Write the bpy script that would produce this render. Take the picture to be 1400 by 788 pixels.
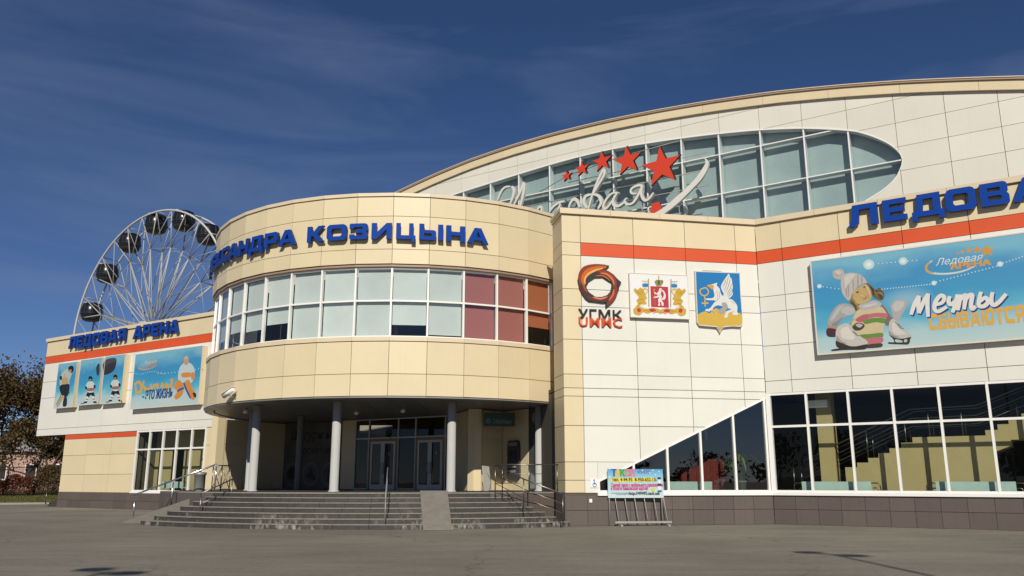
import bpy, math, random
import numpy as np
from mathutils import Vector, Matrix
from mathutils.geometry import tessellate_polygon
random.seed(7)
PI=math.pi; rad=math.radians
SC=bpy.context.scene; COL=SC.collection
for o in list(bpy.data.objects): bpy.data.objects.remove(o)

# ------------------------------------------------------------------ camera
CH=1.6; FPX=1146.9; PITCH=0.2268
cd=bpy.data.cameras.new('camera'); cam=bpy.data.objects.new('camera',cd); COL.objects.link(cam)
cam.location=(0,0,CH); cam.rotation_euler=(PI/2+PITCH,0,0)
cd.sensor_width=36; cd.lens=36*FPX/1400; cd.clip_start=.1; cd.clip_end=6000
SC.camera=cam
# ------------------------------------------------------------------ sky, sun, exposure
SUN_EL=rad(31); SUN_AZ=rad(1.2)          # the sun stands behind the camera, slightly to the right
w=bpy.data.worlds.new('World'); SC.world=w; w.use_nodes=True
nt=w.node_tree; nt.nodes.clear(); N=nt.nodes.new; Lk=nt.links.new
out=N('ShaderNodeOutputWorld'); bg=N('ShaderNodeBackground'); sky=N('ShaderNodeTexSky')
sky.sky_type='NISHITA'; sky.sun_disc=False; sky.sun_elevation=SUN_EL; sky.sun_rotation=PI-SUN_AZ
sky.air_density=.75; sky.dust_density=0.0; sky.ozone_density=4.0; sky.altitude=600
bg.inputs[1].default_value=.051
tc=N('ShaderNodeTexCoord'); mp=N('ShaderNodeMapping'); mp.inputs['Scale'].default_value=(1.2,1.2,6.5)
mp.inputs['Rotation'].default_value=(0.05,-.14,.3)
n1=N('ShaderNodeTexNoise'); n1.inputs['Scale'].default_value=2.1; n1.inputs['Detail'].default_value=7; n1.inputs['Roughness'].default_value=.55
n1.inputs['Distortion'].default_value=.5
rp=N('ShaderNodeValToRGB'); rp.color_ramp.elements[0].position=.46; rp.color_ramp.elements[1].position=.86
rp.color_ramp.elements[0].color=(0,0,0,1); rp.color_ramp.elements[1].color=(.40,.40,.40,1)
mx=N('ShaderNodeMix'); mx.data_type='RGBA'; mx.blend_type='MIX'
mx.inputs['B'].default_value=(3.7,4.6,7.0,1)
hs=N('ShaderNodeHueSaturation'); hs.inputs['Saturation'].default_value=1.1; hs.inputs['Value'].default_value=1.0
Lk(tc.outputs['Generated'],mp.inputs[0]); Lk(mp.outputs[0],n1.inputs[0]); Lk(n1.outputs[0],rp.inputs[0])
Lk(rp.outputs[0],mx.inputs['Factor']); Lk(sky.outputs[0],hs.inputs['Color']); tn_=N('ShaderNodeMix'); tn_.data_type='RGBA'; tn_.blend_type='MULTIPLY'; tn_.inputs['Factor'].default_value=1; tn_.inputs['B'].default_value=(1.04,.97,1.08,1); Lk(hs.outputs[0],tn_.inputs['A']); Lk(tn_.outputs['Result'],mx.inputs['A']); Lk(mx.outputs['Result'],bg.inputs[0]); Lk(bg.outputs[0],out.inputs[0])
sl=bpy.data.lights.new('sun','SUN'); sl.energy=4.0; sl.angle=rad(.53); sl.color=(1,.945,.83)
so=bpy.data.objects.new('sun',sl); COL.objects.link(so)
sdir=Vector((math.sin(SUN_AZ)*math.cos(SUN_EL),-math.cos(SUN_AZ)*math.cos(SUN_EL),math.sin(SUN_EL)))
so.rotation_euler=sdir.to_track_quat('Z','Y').to_euler(); so.location=(10,-30,40)
vs=SC.view_settings; vs.view_transform='Standard'; vs.look='None'; vs.exposure=.10; vs.gamma=1; vs.use_curve_mapping=False
SC.cycles.max_bounces=6; SC.cycles.transparent_max_bounces=12

# ------------------------------------------------------------------ surveyed frames of the place
A=2.5655-PI                                   # heading of the long facades
dR=Vector((math.cos(A),math.sin(A),0)); nR=Vector((math.sin(A),-math.cos(A),0))
B=0.1906; dF=Vector((math.cos(B),math.sin(B),0)); nF=Vector((math.sin(B),-math.cos(B),0))
C1=Vector((10.142,33.599,0)); L0=Vector((-32.349,57.818,0)); U0=C1-nR*9.4448
DC=Vector((-5.17,43.243,0)); DRAD=10.0
class Frame:
    def __init__(s,o,ang): s.o=Vector(o); s.a=ang; s.d=Vector((math.cos(ang),math.sin(ang),0)); s.n=Vector((math.sin(ang),-math.cos(ang),0))
    def w(s,x,y,z): return s.o+s.d*x-s.n*y+Vector((0,0,z))
FR=Frame(C1,A); FF=Frame(C1,B); FL=Frame(L0,A); FU=Frame(U0,A)
_fw=Vector((0,math.cos(PITCH),math.sin(PITCH))); _up=Vector((0,-math.sin(PITCH),math.cos(PITCH)))
def ray(px,py): return _fw+Vector((1,0,0))*((px-700)/FPX)-_up*((py-394)/FPX)
def sur(fr,px,py,off=0):
    """survey: the spot (along, up) on a wall, measured from the photograph"""
    r=ray(px,py); o=Vector((0,0,CH)); P0=fr.o+fr.n*off
    t=((P0-o).dot(fr.n))/r.dot(fr.n); P=o+r*t-fr.o; return P.dot(fr.d),P.z
def gnd(px,py,z=0):
    r=ray(px,py); t=(z-CH)/r.z; return Vector((r.x*t,r.y*t,z))
def dep(px,py,Y):
    r=ray(px,py); t=Y/r.y; return Vector((r.x*t,Y,CH+r.z*t))
def zoomf(ox,oy,s): return lambda p:(ox+p[0]/s,oy+p[1]/s)

# ------------------------------------------------------------------ materials
MATS={}
def mat(name,col,rough=.6,metal=0,spec=.5,var=0,vscale=3,bump=0,bscale=40,rnd=0,stain=0,coat=0,emit=0):
    if name in MATS: return MATS[name]
    m=bpy.data.materials.new(name); m.use_nodes=True; t=m.node_tree; b=t.nodes['Principled BSDF']
    b.inputs['Roughness'].default_value=rough; b.inputs['Metallic'].default_value=metal; b.inputs['Specular IOR Level'].default_value=spec
    b.inputs['Coat Weight'].default_value=coat
    c=(*col,1); b.inputs['Base Color'].default_value=c
    if emit: b.inputs['Emission Color'].default_value=c; b.inputs['Emission Strength'].default_value=emit
    src=None
    if var or rnd or stain or bump:
        tcn=t.nodes.new('ShaderNodeTexCoord'); geo=t.nodes.new('ShaderNodeNewGeometry')
    if var:
        n=t.nodes.new('ShaderNodeTexNoise'); n.inputs['Scale'].default_value=vscale; n.inputs['Detail'].default_value=6; n.inputs['Roughness'].default_value=.6
        t.links.new(geo.outputs['Position'],n.inputs['Vector'])
        mr=t.nodes.new('ShaderNodeMapRange'); mr.inputs[1].default_value=.3; mr.inputs[2].default_value=.7; mr.inputs[3].default_value=1-var; mr.inputs[4].default_value=1+var
        t.links.new(n.outputs[0],mr.inputs[0]); src=mr.outputs[0]
    if rnd:
        oi=t.nodes.new('ShaderNodeObjectInfo'); mr=t.nodes.new('ShaderNodeMapRange'); mr.inputs[3].default_value=1-rnd; mr.inputs[4].default_value=1+rnd
        t.links.new(oi.outputs['Random'],mr.inputs[0])
        if src:
            mu=t.nodes.new('ShaderNodeMath'); mu.operation='MULTIPLY'; t.links.new(src,mu.inputs[0]); t.links.new(mr.outputs[0],mu.inputs[1]); src=mu.outputs[0]
        else: src=mr.outputs[0]
    if stain:   # rain streaks running down
        mpn=t.nodes.new('ShaderNodeMapping'); mpn.inputs['Scale'].default_value=(5,5,.22); t.links.new(geo.outputs['Position'],mpn.inputs[0])
        n=t.nodes.new('ShaderNodeTexNoise'); n.inputs['Scale'].default_value=1.6; n.inputs['Detail'].default_value=5; t.links.new(mpn.outputs[0],n.inputs['Vector'])
        mr=t.nodes.new('ShaderNodeMapRange'); mr.inputs[1].default_value=.52; mr.inputs[2].default_value=.75; mr.inputs[3].default_value=1; mr.inputs[4].default_value=1-stain
        t.links.new(n.outputs[0],mr.inputs[0])
        if src:
            mu=t.nodes.new('ShaderNodeMath'); mu.operation='MULTIPLY'; t.links.new(src,mu.inputs[0]); t.links.new(mr.outputs[0],mu.inputs[1]); src=mu.outputs[0]
        else: src=mr.outputs[0]
    if src:
        mm=t.nodes.new('ShaderNodeVectorMath'); mm.operation='SCALE'; mm.inputs[0].default_value=col; t.links.new(src,mm.inputs['Scale']); t.links.new(mm.outputs[0],b.inputs['Base Color'])
    if bump:
        n=t.nodes.new('ShaderNodeTexNoise'); n.inputs['Scale'].default_value=bscale; n.inputs['Detail'].default_value=4; t.links.new(geo.outputs['Position'],n.inputs['Vector'])
        bn=t.nodes.new('ShaderNodeBump'); bn.inputs['Strength'].default_value=bump; bn.inputs['Distance'].default_value=.02; t.links.new(n.outputs[0],bn.inputs['Height']); t.links.new(bn.outputs[0],b.inputs['Normal'])
    MATS[name]=m; return m
def glass(name,tint,refl=1.0,rough=.0,ior=1.52):
    m=bpy.data.materials.new(name); m.use_nodes=True; t=m.node_tree; t.nodes.clear()
    o=t.nodes.new('ShaderNodeOutputMaterial'); mxs=t.nodes.new('ShaderNodeMixShader'); tr=t.nodes.new('ShaderNodeBsdfTransparent'); gl=t.nodes.new('ShaderNodeBsdfGlossy')
    lw=t.nodes.new('ShaderNodeLayerWeight'); lw.inputs[0].default_value=.5; pw=t.nodes.new('ShaderNodeMath'); pw.operation='POWER'; pw.inputs[1].default_value=5; fr=t.nodes.new('ShaderNodeMath'); fr.operation='MULTIPLY_ADD'; fr.inputs[1].default_value=.95; fr.inputs[2].default_value=.045; t.links.new(lw.outputs['Facing'],pw.inputs[0]); t.links.new(pw.outputs[0],fr.inputs[0]); tr.inputs[0].default_value=(*tint,1); gl.inputs['Roughness'].default_value=rough
    mu=t.nodes.new('ShaderNodeMath'); mu.operation='MULTIPLY'; mu.use_clamp=True; mu.inputs[1].default_value=refl
    geo=t.nodes.new('ShaderNodeNewGeometry'); n=t.nodes.new('ShaderNodeTexNoise'); n.inputs['Scale'].default_value=.7; n.inputs['Detail'].default_value=1
    bn=t.nodes.new('ShaderNodeBump'); bn.inputs['Strength'].default_value=.05; bn.inputs['Distance'].default_value=.05
    t.links.new(geo.outputs['Position'],n.inputs['Vector']); t.links.new(n.outputs[0],bn.inputs['Height']); t.links.new(bn.outputs[0],gl.inputs['Normal'])
    t.links.new(fr.outputs[0],mu.inputs[0]); t.links.new(mu.outputs[0],mxs.inputs[0]); t.links.new(tr.outputs[0],mxs.inputs[1]); t.links.new(gl.outputs[0],mxs.inputs[2]); t.links.new(mxs.outputs[0],o.inputs[0])
    MATS[name]=m; return m
M_CREAM=mat('cream_panel',(.675,.565,.365),.42,spec=.4,var=.03,vscale=.7,rnd=.04,stain=.025)
M_WHITE=mat('white_panel',(.70,.68,.61),.45,spec=.35,var=.025,vscale=.6,rnd=.025,stain=.02)
M_HALL=mat('hall_panel',(.70,.66,.57),.5,spec=.3,var=.03,vscale=.5,rnd=.03,stain=.025)
M_RED=mat('orange_red_panel',(.62,.085,.022),.45,spec=.4,var=.03,vscale=.8,rnd=.03)
M_JOINT=mat('joint_backing',(.10,.08,.06),.9)
M_CAP=mat('parapet_metal',(.66,.54,.37),.45,spec=.5,var=.03)
M_BROWNCAP=mat('roof_edge_metal',(.33,.22,.15),.5,var=.05)
M_PLINTH=mat('plinth_granite',(.108,.085,.073),.5,var=.10,vscale=20,rnd=.09,stain=.1)
M_FRAME=mat('white_frame',(.80,.78,.74),.4,spec=.5)
M_FRAMESH=mat('grey_frame',(.50,.50,.48),.4,metal=.2)
M_DARK=mat('dark_interior',(.025,.022,.02),.9)
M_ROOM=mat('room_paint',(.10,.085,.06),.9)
M_OLIVE=mat('olive_paint',(.44,.35,.17),.8,var=.04,vscale=2)
M_SOFFIT=mat('soffit_metal',(.27,.26,.25),.45,metal=.3,rnd=.08)
M_COLUMN=mat('grey_column_paint',(.45,.445,.43),.5,var=.03,vscale=3)
M_NOSE=mat('step_nosing',(.24,.22,.19),.7,var=.15,vscale=7,bump=.1)
M_STONE=mat('step_granite',(.045,.041,.034),.7,var=.25,vscale=6,rnd=.12,bump=.15,bscale=60)
M_STEEL=mat('brushed_steel',(.24,.23,.21),.35,metal=1)
M_BRIGHT=mat('bright_steel',(.80,.79,.76),.22,metal=1)
M_GREYMETAL=mat('grey_painted_metal',(.30,.29,.28),.5,metal=.4)
M_BLUE=mat('sign_blue',(.008,.05,.29),.55,spec=.08)
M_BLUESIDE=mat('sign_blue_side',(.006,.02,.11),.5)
M_STAR=mat('star_red',(.62,.05,.02),.45)
M_BLACK=mat('black_side',(.02,.012,.012),.6)
M_SWOOSH=mat('sign_white',(.66,.64,.57),.4)
M_BLIND=mat('pale_blind',(.565,.605,.572),.85,var=.06,vscale=1.0,rnd=.06)
M_OBLIND=mat('orange_blind',(.42,.125,.05),.85,rnd=.04)
M_HAZEBLIND=mat('orange_blind_haze',(.36,.125,.11),.85,rnd=.04)  # orange blind with the reflected sky haze mixed into its colour
M_SCREEN=mat('teal_screen',(.50,.54,.505),.85,var=.08,vscale=.8)
M_WINGLASS=glass('window_glass',(.80,.84,.80),.55)
M_FGLASS=glass('front_glass',(.80,.84,.80),2.6)
M_HALLGLASS=glass('hall_glass',(.74,.82,.84),1.7)
M_DRUMGLASS=glass('drum_glass',(.92,.95,.95),1.9)
M_WOODFRAME=mat('ochre_door_frame',(.26,.17,.075),.55)

# ------------------------------------------------------------------ mesh helpers
class MB:
    def __init__(s): s.v=[]; s.f=[]; s.m=[]; s.sm=[]
    def add(s,vs,fs,mi=0,smooth=False):
        k=len(s.v); s.v+= [tuple(v) for v in vs]; s.f+=[tuple(i+k for i in f) for f in fs]; s.m+=[mi]*len(fs); s.sm+=[smooth]*len(fs)
    def box(s,x0,x1,y0,y1,z0,z1,mi=0):
        s.add([(x0,y0,z0),(x1,y0,z0),(x1,y1,z0),(x0,y1,z0),(x0,y0,z1),(x1,y0,z1),(x1,y1,z1),(x0,y1,z1)],
              [(0,1,5,4),(1,2,6,5),(2,3,7,6),(3,0,4,7),(4,5,6,7),(3,2,1,0)],mi)
    def quad(s,a,b,c,d,mi=0): s.add([a,b,c,d],[(0,1,2,3)],mi)
    def prism(s,loops,y0,y1,mi=0,side=None,f=None):
        """outline loops in (x,z), first outer then holes; extruded from y0 (front) to y1"""
        f=f or (lambda x,y,z:(x,y,z)); side=mi if side is None else side
        tri=tessellate_polygon([[Vector((x,z,0)) for x,z in lp] for lp in loops]); flat=[p for lp in loops for p in lp]
        fs=[]
        for t in tri:
            a,b,c=[flat[i] for i in t]
            ar=(b[0]-a[0])*(c[1]-a[1])-(b[1]-a[1])*(c[0]-a[0])
            fs.append(t if ar>0 else (t[0],t[2],t[1]))
        s.add([f(x,y0,z) for x,z in flat],fs,mi)
        if y1 is None: return
        s.add([f(x,y1,z) for x,z in flat],[tuple(reversed(t)) for t in fs],side)
        for lp in loops:
            n=len(lp); vs=[f(x,y0,z) for x,z in lp]+[f(x,y1,z) for x,z in lp]
            s.add(vs,[(i,(i+1)%n,n+(i+1)%n,n+i) for i in range(n)],side)
    def tube(s,pts,r,n=8,mi=0,cap=True,smooth=True):
        pts=[Vector(p) for p in pts]; rs=r if isinstance(r,(list,tuple)) else [r]*len(pts); k=len(s.v); ref=None
        for i,p in enumerate(pts):
            d=(pts[min(i+1,len(pts)-1)]-pts[max(i-1,0)]).normalized()
            if ref is None: ref=Vector((0,0,1)) if abs(d.z)<.9 else Vector((1,0,0))
            u=d.cross(ref).normalized(); v=u.cross(d).normalized(); ref=v
            for j in range(n):
                a=2*PI*j/n; q=p+u*(math.cos(a)*rs[i])+v*(math.sin(a)*rs[i]); s.v.append(tuple(q))
        fs=[(k+i*n+j,k+i*n+(j+1)%n,k+(i+1)*n+(j+1)%n,k+(i+1)*n+j) for i in range(len(pts)-1) for j in range(n)]
        s.f+=fs; s.m+=[mi]*len(fs); s.sm+=[smooth]*len(fs)
        if cap:
            s.f+=[tuple(k+j for j in reversed(range(n))),tuple(k+(len(pts)-1)*n+j for j in range(n))]; s.m+=[mi]*2; s.sm+=[False]*2
    def lathe(s,prof,n=16,mi=0,c=(0,0,0),smooth=True):
        k=len(s.v)
        for r,z in prof:
            for j in range(n):
                a=2*PI*j/n; s.v.append((c[0]+r*math.cos(a),c[1]+r*math.sin(a),c[2]+z))
        fs=[(k+i*n+j,k+i*n+(j+1)%n,k+(i+1)*n+(j+1)%n,k+(i+1)*n+j) for i in range(len(prof)-1) for j in range(n)]
        s.f+=fs; s.m+=[mi]*len(fs); s.sm+=[smooth]*len(fs)
    def mesh(s,name,mats):
        me=bpy.data.meshes.new(name); me.from_pydata(s.v,[],s.f); 
        for m in (mats if isinstance(mats,(list,tuple)) else [mats]): me.materials.append(m)
        me.polygons.foreach_set('material_index',s.m); me.polygons.foreach_set('use_smooth',s.sm); me.update(); return me
def link(name,me,parent=None,loc=(0,0,0),rz=0):
    o=bpy.data.objects.new(name,me); COL.objects.link(o); o.parent=parent; o.location=loc; o.rotation_euler=(0,0,rz); return o
def obj(name,mb,mats,parent=None,loc=(0,0,0),rz=0): return link(name,mb.mesh(name,mats),parent,loc,rz)
def tag(o,label=None,cat=None,group=None,kind=None):
    if label:o['label']=label
    if cat:o['category']=cat
    if group:o['group']=group
    if kind:o['kind']=kind
    return o
def thing(name,label,cat,loc=(0,0,0),rz=0,group=None): return tag(link(name,None,None,loc,rz),label,cat,group)
def inframe(fr,x=0,y=0,z=0): return dict(loc=fr.w(x,y,z),rz=fr.a)
def smooth_closed(pts,n=5):
    o=[];k=len(pts)
    for i in range(k):
        p0,p1,p2,p3=[np.array(pts[(i+j-1)%k],float) for j in range(4)]
        for t in np.linspace(0,1,n,endpoint=False):
            o.append(tuple(.5*((2*p1)+(-p0+p2)*t+(2*p0-5*p1+4*p2-p3)*t*t+(-p0+3*p1-3*p2+p3)*t**3)))
    return o
def smooth_open(pts,n=6):
    P=[np.array(p,float) for p in pts]; P=[2*P[0]-P[1]]+P+[2*P[-1]-P[-2]]; o=[]
    for i in range(1,len(P)-2):
        p0,p1,p2,p3=P[i-1:i+3]
        for t in np.linspace(0,1,n,endpoint=False):
            o.append(tuple(.5*((2*p1)+(-p0+p2)*t+(2*p0-5*p1+4*p2-p3)*t*t+(-p0+3*p1-3*p2+p3)*t**3)))
    o.append(tuple(P[-2])); return o
def ribbon(pts,wd,n=6,taper=.35):
    """outline of a brush stroke through pts"""
    c=smooth_open(pts,n) if len(pts)>2 else [tuple(p) for p in pts]; m=len(c); l=[];r=[]
    for i,p in enumerate(c):
        a=np.array(c[max(i-1,0)]);b=np.array(c[min(i+1,m-1)]);d=(b-a)/(np.linalg.norm(b-a)+1e-9); nn=np.array((-d[1],d[0]))
        t=i/(m-1); k=wd[0]+(wd[1]-wd[0])*t if isinstance(wd,tuple) else wd*(taper+(1-taper)*math.sin(PI*min(max(t*.9+.05,0),1))**.6)
        l.append(tuple(np.array(p)+nn*k/2)); r.append(tuple(np.array(p)-nn*k/2))
    return l,r
def add_ribbon(mb,pts,wd,y0,y1,mi=0,side=None,n=6,taper=.35):
    l,r=ribbon(pts,wd,n,taper); side=mi if side is None else side; m=len(l)
    sl_=-1e-5 if y1 is None else -1.5e-4
    vs=[(x,y0+sl_*i,z) for i,(x,z) in enumerate(l)]+[(x,y0+sl_*i,z) for i,(x,z) in enumerate(r)]
    mb.add(vs,[(m+i,m+i+1,i+1,i) if True else 0 for i in range(m-1)],mi)
    if y1 is not None:
        vs=[(x,y0,z) for x,z in l]+[(x,y1,z) for x,z in l]; mb.add(vs,[(i,i+1,m+i+1,m+i) for i in range(m-1)],side)
        vs=[(x,y0,z) for x,z in r]+[(x,y1,z) for x,z in r]; mb.add(vs,[(m+i,m+i+1,i+1,i) for i in range(m-1)],side)
        for e in (0,m-1): mb.add([(l[e][0],y0,l[e][1]),(r[e][0],y0,r[e][1]),(r[e][0],y1,r[e][1]),(l[e][0],y1,l[e][1])],[(0,1,2,3)],side)
def clip(poly,a,b,c):
    """keep a*x+b*z<=c"""
    o=[]
    for i in range(len(poly)):
        p,q=poly[i-1],poly[i]; dp=a*p[0]+b*p[1]-c; dq=a*q[0]+b*q[1]-c
        if (dp<=0)!=(dq<=0): t=dp/(dp-dq); o.append((p[0]+(q[0]-p[0])*t,p[1]+(q[1]-p[1])*t))
        if dq<=0:o.append(q)
    return o
_panels={}
def panel(parent,x0,x1,z0,z1,m,name='facade_panel',proud=.035,gap=.022,clips=(),y=0,tilt=True):
    g=gap/2; x0+=g;x1-=g;z0+=g;z1-=g
    if x1-x0<.02 or z1-z0<.02: return
    poly=[(x0,z0),(x1,z0),(x1,z1),(x0,z1)]
    if clips:
        for c in clips: poly=clip(poly,*c)
        if len(poly)<3: return
        cut=len(poly)!=4 or any(abs(p[0]-q[0])>1e-6 or abs(p[1]-q[1])>1e-6 for p,q in zip(sorted(poly),sorted([(x0,z0),(x1,z0),(x1,z1),(x0,z1)])))
    else: cut=False
    cx,cz=(x0+x1)/2,(z0+z1)/2
    if cut:
        mb=MB(); mb.prism([[(p[0]-cx,p[1]-cz) for p in poly]],-proud,0); me=mb.mesh(name,m)
    else:
        k=(round(x1-x0,3),round(z1-z0,3),m.name,name,proud)
        if k not in _panels:
            mb=MB(); hx,hz=(x1-x0)/2,(z1-z0)/2; mb.box(-hx,hx,-proud,0,-hz,hz); _panels[k]=mb.mesh(name,m)
        me=_panels[k]
    o=link(name,me,parent,(cx,y,cz))
    if tilt: o.rotation_euler=(random.gauss(0,.0010),0,random.gauss(0,.0010))
    return o
def copytree(o,parent=None,loc=None,rz=None):
    c=o.copy(); COL.objects.link(c)
    if parent: c.parent=parent
    if loc is not None:c.location=loc
    if rz is not None:c.rotation_euler=(0,0,rz)
    for ch in list(o.children): copytree(ch,c)
    return c

def salt(m):
    """whitish lime bloom in patches on the lowest risers"""
    t=m.node_tree; b=t.nodes['Principled BSDF']; g=t.nodes.new('ShaderNodeNewGeometry'); mp=t.nodes.new('ShaderNodeMapping'); mp.inputs['Scale'].default_value=(3,3,1.2); n=t.nodes.new('ShaderNodeTexNoise'); n.inputs['Scale'].default_value=1.5; n.inputs['Detail'].default_value=7; n.inputs['Roughness'].default_value=.7
    n2=t.nodes.new('ShaderNodeTexNoise'); n2.inputs['Scale'].default_value=.45; t.links.new(g.outputs['Position'],n2.inputs['Vector'])
    t.links.new(g.outputs['Position'],mp.inputs[0]); t.links.new(mp.outputs[0],n.inputs['Vector']); sx=t.nodes.new('ShaderNodeSeparateXYZ'); t.links.new(g.outputs['Position'],sx.inputs[0])
    def mr(src,a,b_,c,d):
        r=t.nodes.new('ShaderNodeMapRange'); r.inputs[1].default_value=a; r.inputs[2].default_value=b_; r.inputs[3].default_value=c; r.inputs[4].default_value=d; t.links.new(src,r.inputs[0]); return r.outputs[0]
    def mul(a,b_):
        r=t.nodes.new('ShaderNodeMath'); r.operation='MULTIPLY'; t.links.new(a,r.inputs[0]); t.links.new(b_,r.inputs[1]); return r.outputs[0]
    f=mul(mul(mr(n.outputs[0],.48,.62,0,1),mr(n2.outputs[0],.5,.6,0,1)),mr(sx.outputs['Z'],.2,.62,1,.12))
    src=b.inputs['Base Color'].links[0].from_socket; mx=t.nodes.new('ShaderNodeMix'); mx.data_type='RGBA'; mx.inputs['B'].default_value=(.30,.28,.25,1); t.links.new(f,mx.inputs['Factor']); t.links.new(src,mx.inputs['A']); t.links.new(mx.outputs['Result'],b.inputs['Base Color'])
salt(M_STONE)

# ================================================================== GROUND
def ground_mat():
    m=bpy.data.materials.new('asphalt'); m.use_nodes=True; t=m.node_tree; b=t.nodes['Principled BSDF']; b.inputs['Roughness'].default_value=.85; b.inputs['Specular IOR Level'].default_value=.3
    g=t.nodes.new('ShaderNodeNewGeometry')
    def noise(sc,det,rough=.6,map=None):
        n=t.nodes.new('ShaderNodeTexNoise'); n.inputs['Scale'].default_value=sc; n.inputs['Detail'].default_value=det; n.inputs['Roughness'].default_value=rough
        if map:
            mp=t.nodes.new('ShaderNodeMapping'); mp.inputs['Scale'].default_value=map; mp.inputs['Rotation'].default_value=(0,0,.25); t.links.new(g.outputs['Position'],mp.inputs[0]); t.links.new(mp.outputs[0],n.inputs['Vector'])
        else: t.links.new(g.outputs['Position'],n.inputs['Vector'])
        return n.outputs[0]
    def rng(s,a,b_,c,d):
        r=t.nodes.new('ShaderNodeMapRange'); r.inputs[1].default_value=a;r.inputs[2].default_value=b_;r.inputs[3].default_value=c;r.inputs[4].default_value=d; t.links.new(s,r.inputs[0]); return r.outputs[0]
    def mul(a,b_):
        r=t.nodes.new('ShaderNodeMath'); r.operation='MULTIPLY'; t.links.new(a,r.inputs[0]); t.links.new(b_,r.inputs[1]); return r.outputs[0]
    f=mul(rng(noise(.16,5),.3,.7,.74,1.2),rng(noise(.9,5,.65,(.35,1.6,1)),.3,.7,.86,1.12))
    f=mul(f,rng(noise(38,4,.75),.25,.75,.5,1.5)); f=mul(f,rng(noise(7,5,.75),.3,.7,.84,1.16))
    # worn seams and hairline cracks
    vo=t.nodes.new('ShaderNodeTexVoronoi'); vo.feature='DISTANCE_TO_EDGE'; vo.inputs['Scale'].default_value=.13
    nn=t.nodes.new('ShaderNodeTexNoise'); nn.inputs['Scale'].default_value=.8; nn.inputs['Detail'].default_value=5; t.links.new(g.outputs['Position'],nn.inputs['Vector'])
    vm=t.nodes.new('ShaderNodeVectorMath'); vm.operation='MULTIPLY_ADD'; vm.inputs[1].default_value=(1.6,1.6,1.6); t.links.new(nn.outputs['Color'],vm.inputs[0]); t.links.new(g.outputs['Position'],vm.inputs[2]); t.links.new(vm.outputs[0],vo.inputs['Vector'])
    f=mul(f,rng(vo.outputs['Distance'],.0,.006,.68,1.0))
    mm=t.nodes.new('ShaderNodeVectorMath'); mm.operation='SCALE'; mm.inputs[0].default_value=(.212,.190,.152); t.links.new(f,mm.inputs['Scale']); t.links.new(mm.outputs[0],b.inputs['Base Color'])
    n=noise(55,4,.7); bn=t.nodes.new('ShaderNodeBump'); bn.inputs['Strength'].default_value=.5; bn.inputs['Distance'].default_value=.012; t.links.new(n,bn.inputs['Height']); t.links.new(bn.outputs[0],b.inputs['Normal'])
    return m
mb=MB(); mb.quad((-900,-700,0),(900,-700,0),(900,1500,0),(-900,1500,0)); tag(obj('ground',mb,ground_mat()),kind='structure')

# ================================================================== THE ICE ARENA
ar=thing('ice_arena','cream and white panelled ice arena with round glazed entrance drum and arched hall','building',DC)
def part(name,mb,mats,fr): return link(name,mb.mesh(name,mats),ar,fr.o-DC,fr.a)
DF=Frame(DC,0)

# ---- right wing -------------------------------------------------------------
RW=19.2                                       # length beyond the picture edge
RT=12.02; WT=5.02; WB=1.19
mb=MB(); mb.box(.02,RW,.04,.5,WT,RT); mb.box(.02,RW,.04,.5,0,WB-.1); mb.box(RW-.4,RW,.5,12,0,RT); mb.box(.02,RW,.5,9.3,11.4,11.6)
rwall=part('right_wing_wall',mb,[M_JOINT],FR)
js=[0]+[1.042+2.258*i for i in range(9)]
rows=[(5.02,5.51,M_WHITE),(5.51,6.93,M_WHITE),(6.93,8.31,M_WHITE),(8.31,8.96,M_WHITE),(8.96,10.365,M_WHITE),(10.365,10.895,M_RED),(10.895,12.02,M_CREAM)]
for a,b in zip(js[:-1],js[1:]):
    for z0,z1,m in rows: panel(rwall,a,b,z0,z1,m,y=.04)
def caps(parent,x0,x1,z,step=2.26,y0=-.10,y1=.55,h=.13,m=None):
    n=max(1,round((x1-x0)/step))
    for i in range(n): 
        mb=MB(); mb.box(0,(x1-x0)/n-.012,y0,y1,0,h); mb.box(0,(x1-x0)/n-.012,y0,y0+.02,-.10,0); obj('parapet_cap',mb,m or M_CAP,parent,(x0+i*(x1-x0)/n,0,z))
caps(rwall,.06,RW,12.14)
mb=MB(); mb.box(.0,RW,-.03,.55,12.02,12.14); obj('cornice',mb,M_CREAM,rwall)
def plinth(parent,x0,x1,w=.83,zs=((0,.56),(.56,1.08)),y=.04,skip=None):
    n=max(1,round((x1-x0)/w)); w=(x1-x0)/n
    for i in range(n):
        for z0,z1 in zs: panel(parent,x0+i*w,x0+(i+1)*w,z0+.003,z1,M_PLINTH,'plinth_tile',.05,.012,y=y)
plinth(rwall,0.02,RW)
mb=MB(); mb.box(.06,RW,-.09,.16,1.085,1.19); obj('window_sill',mb,M_FRAME,rwall)
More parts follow.
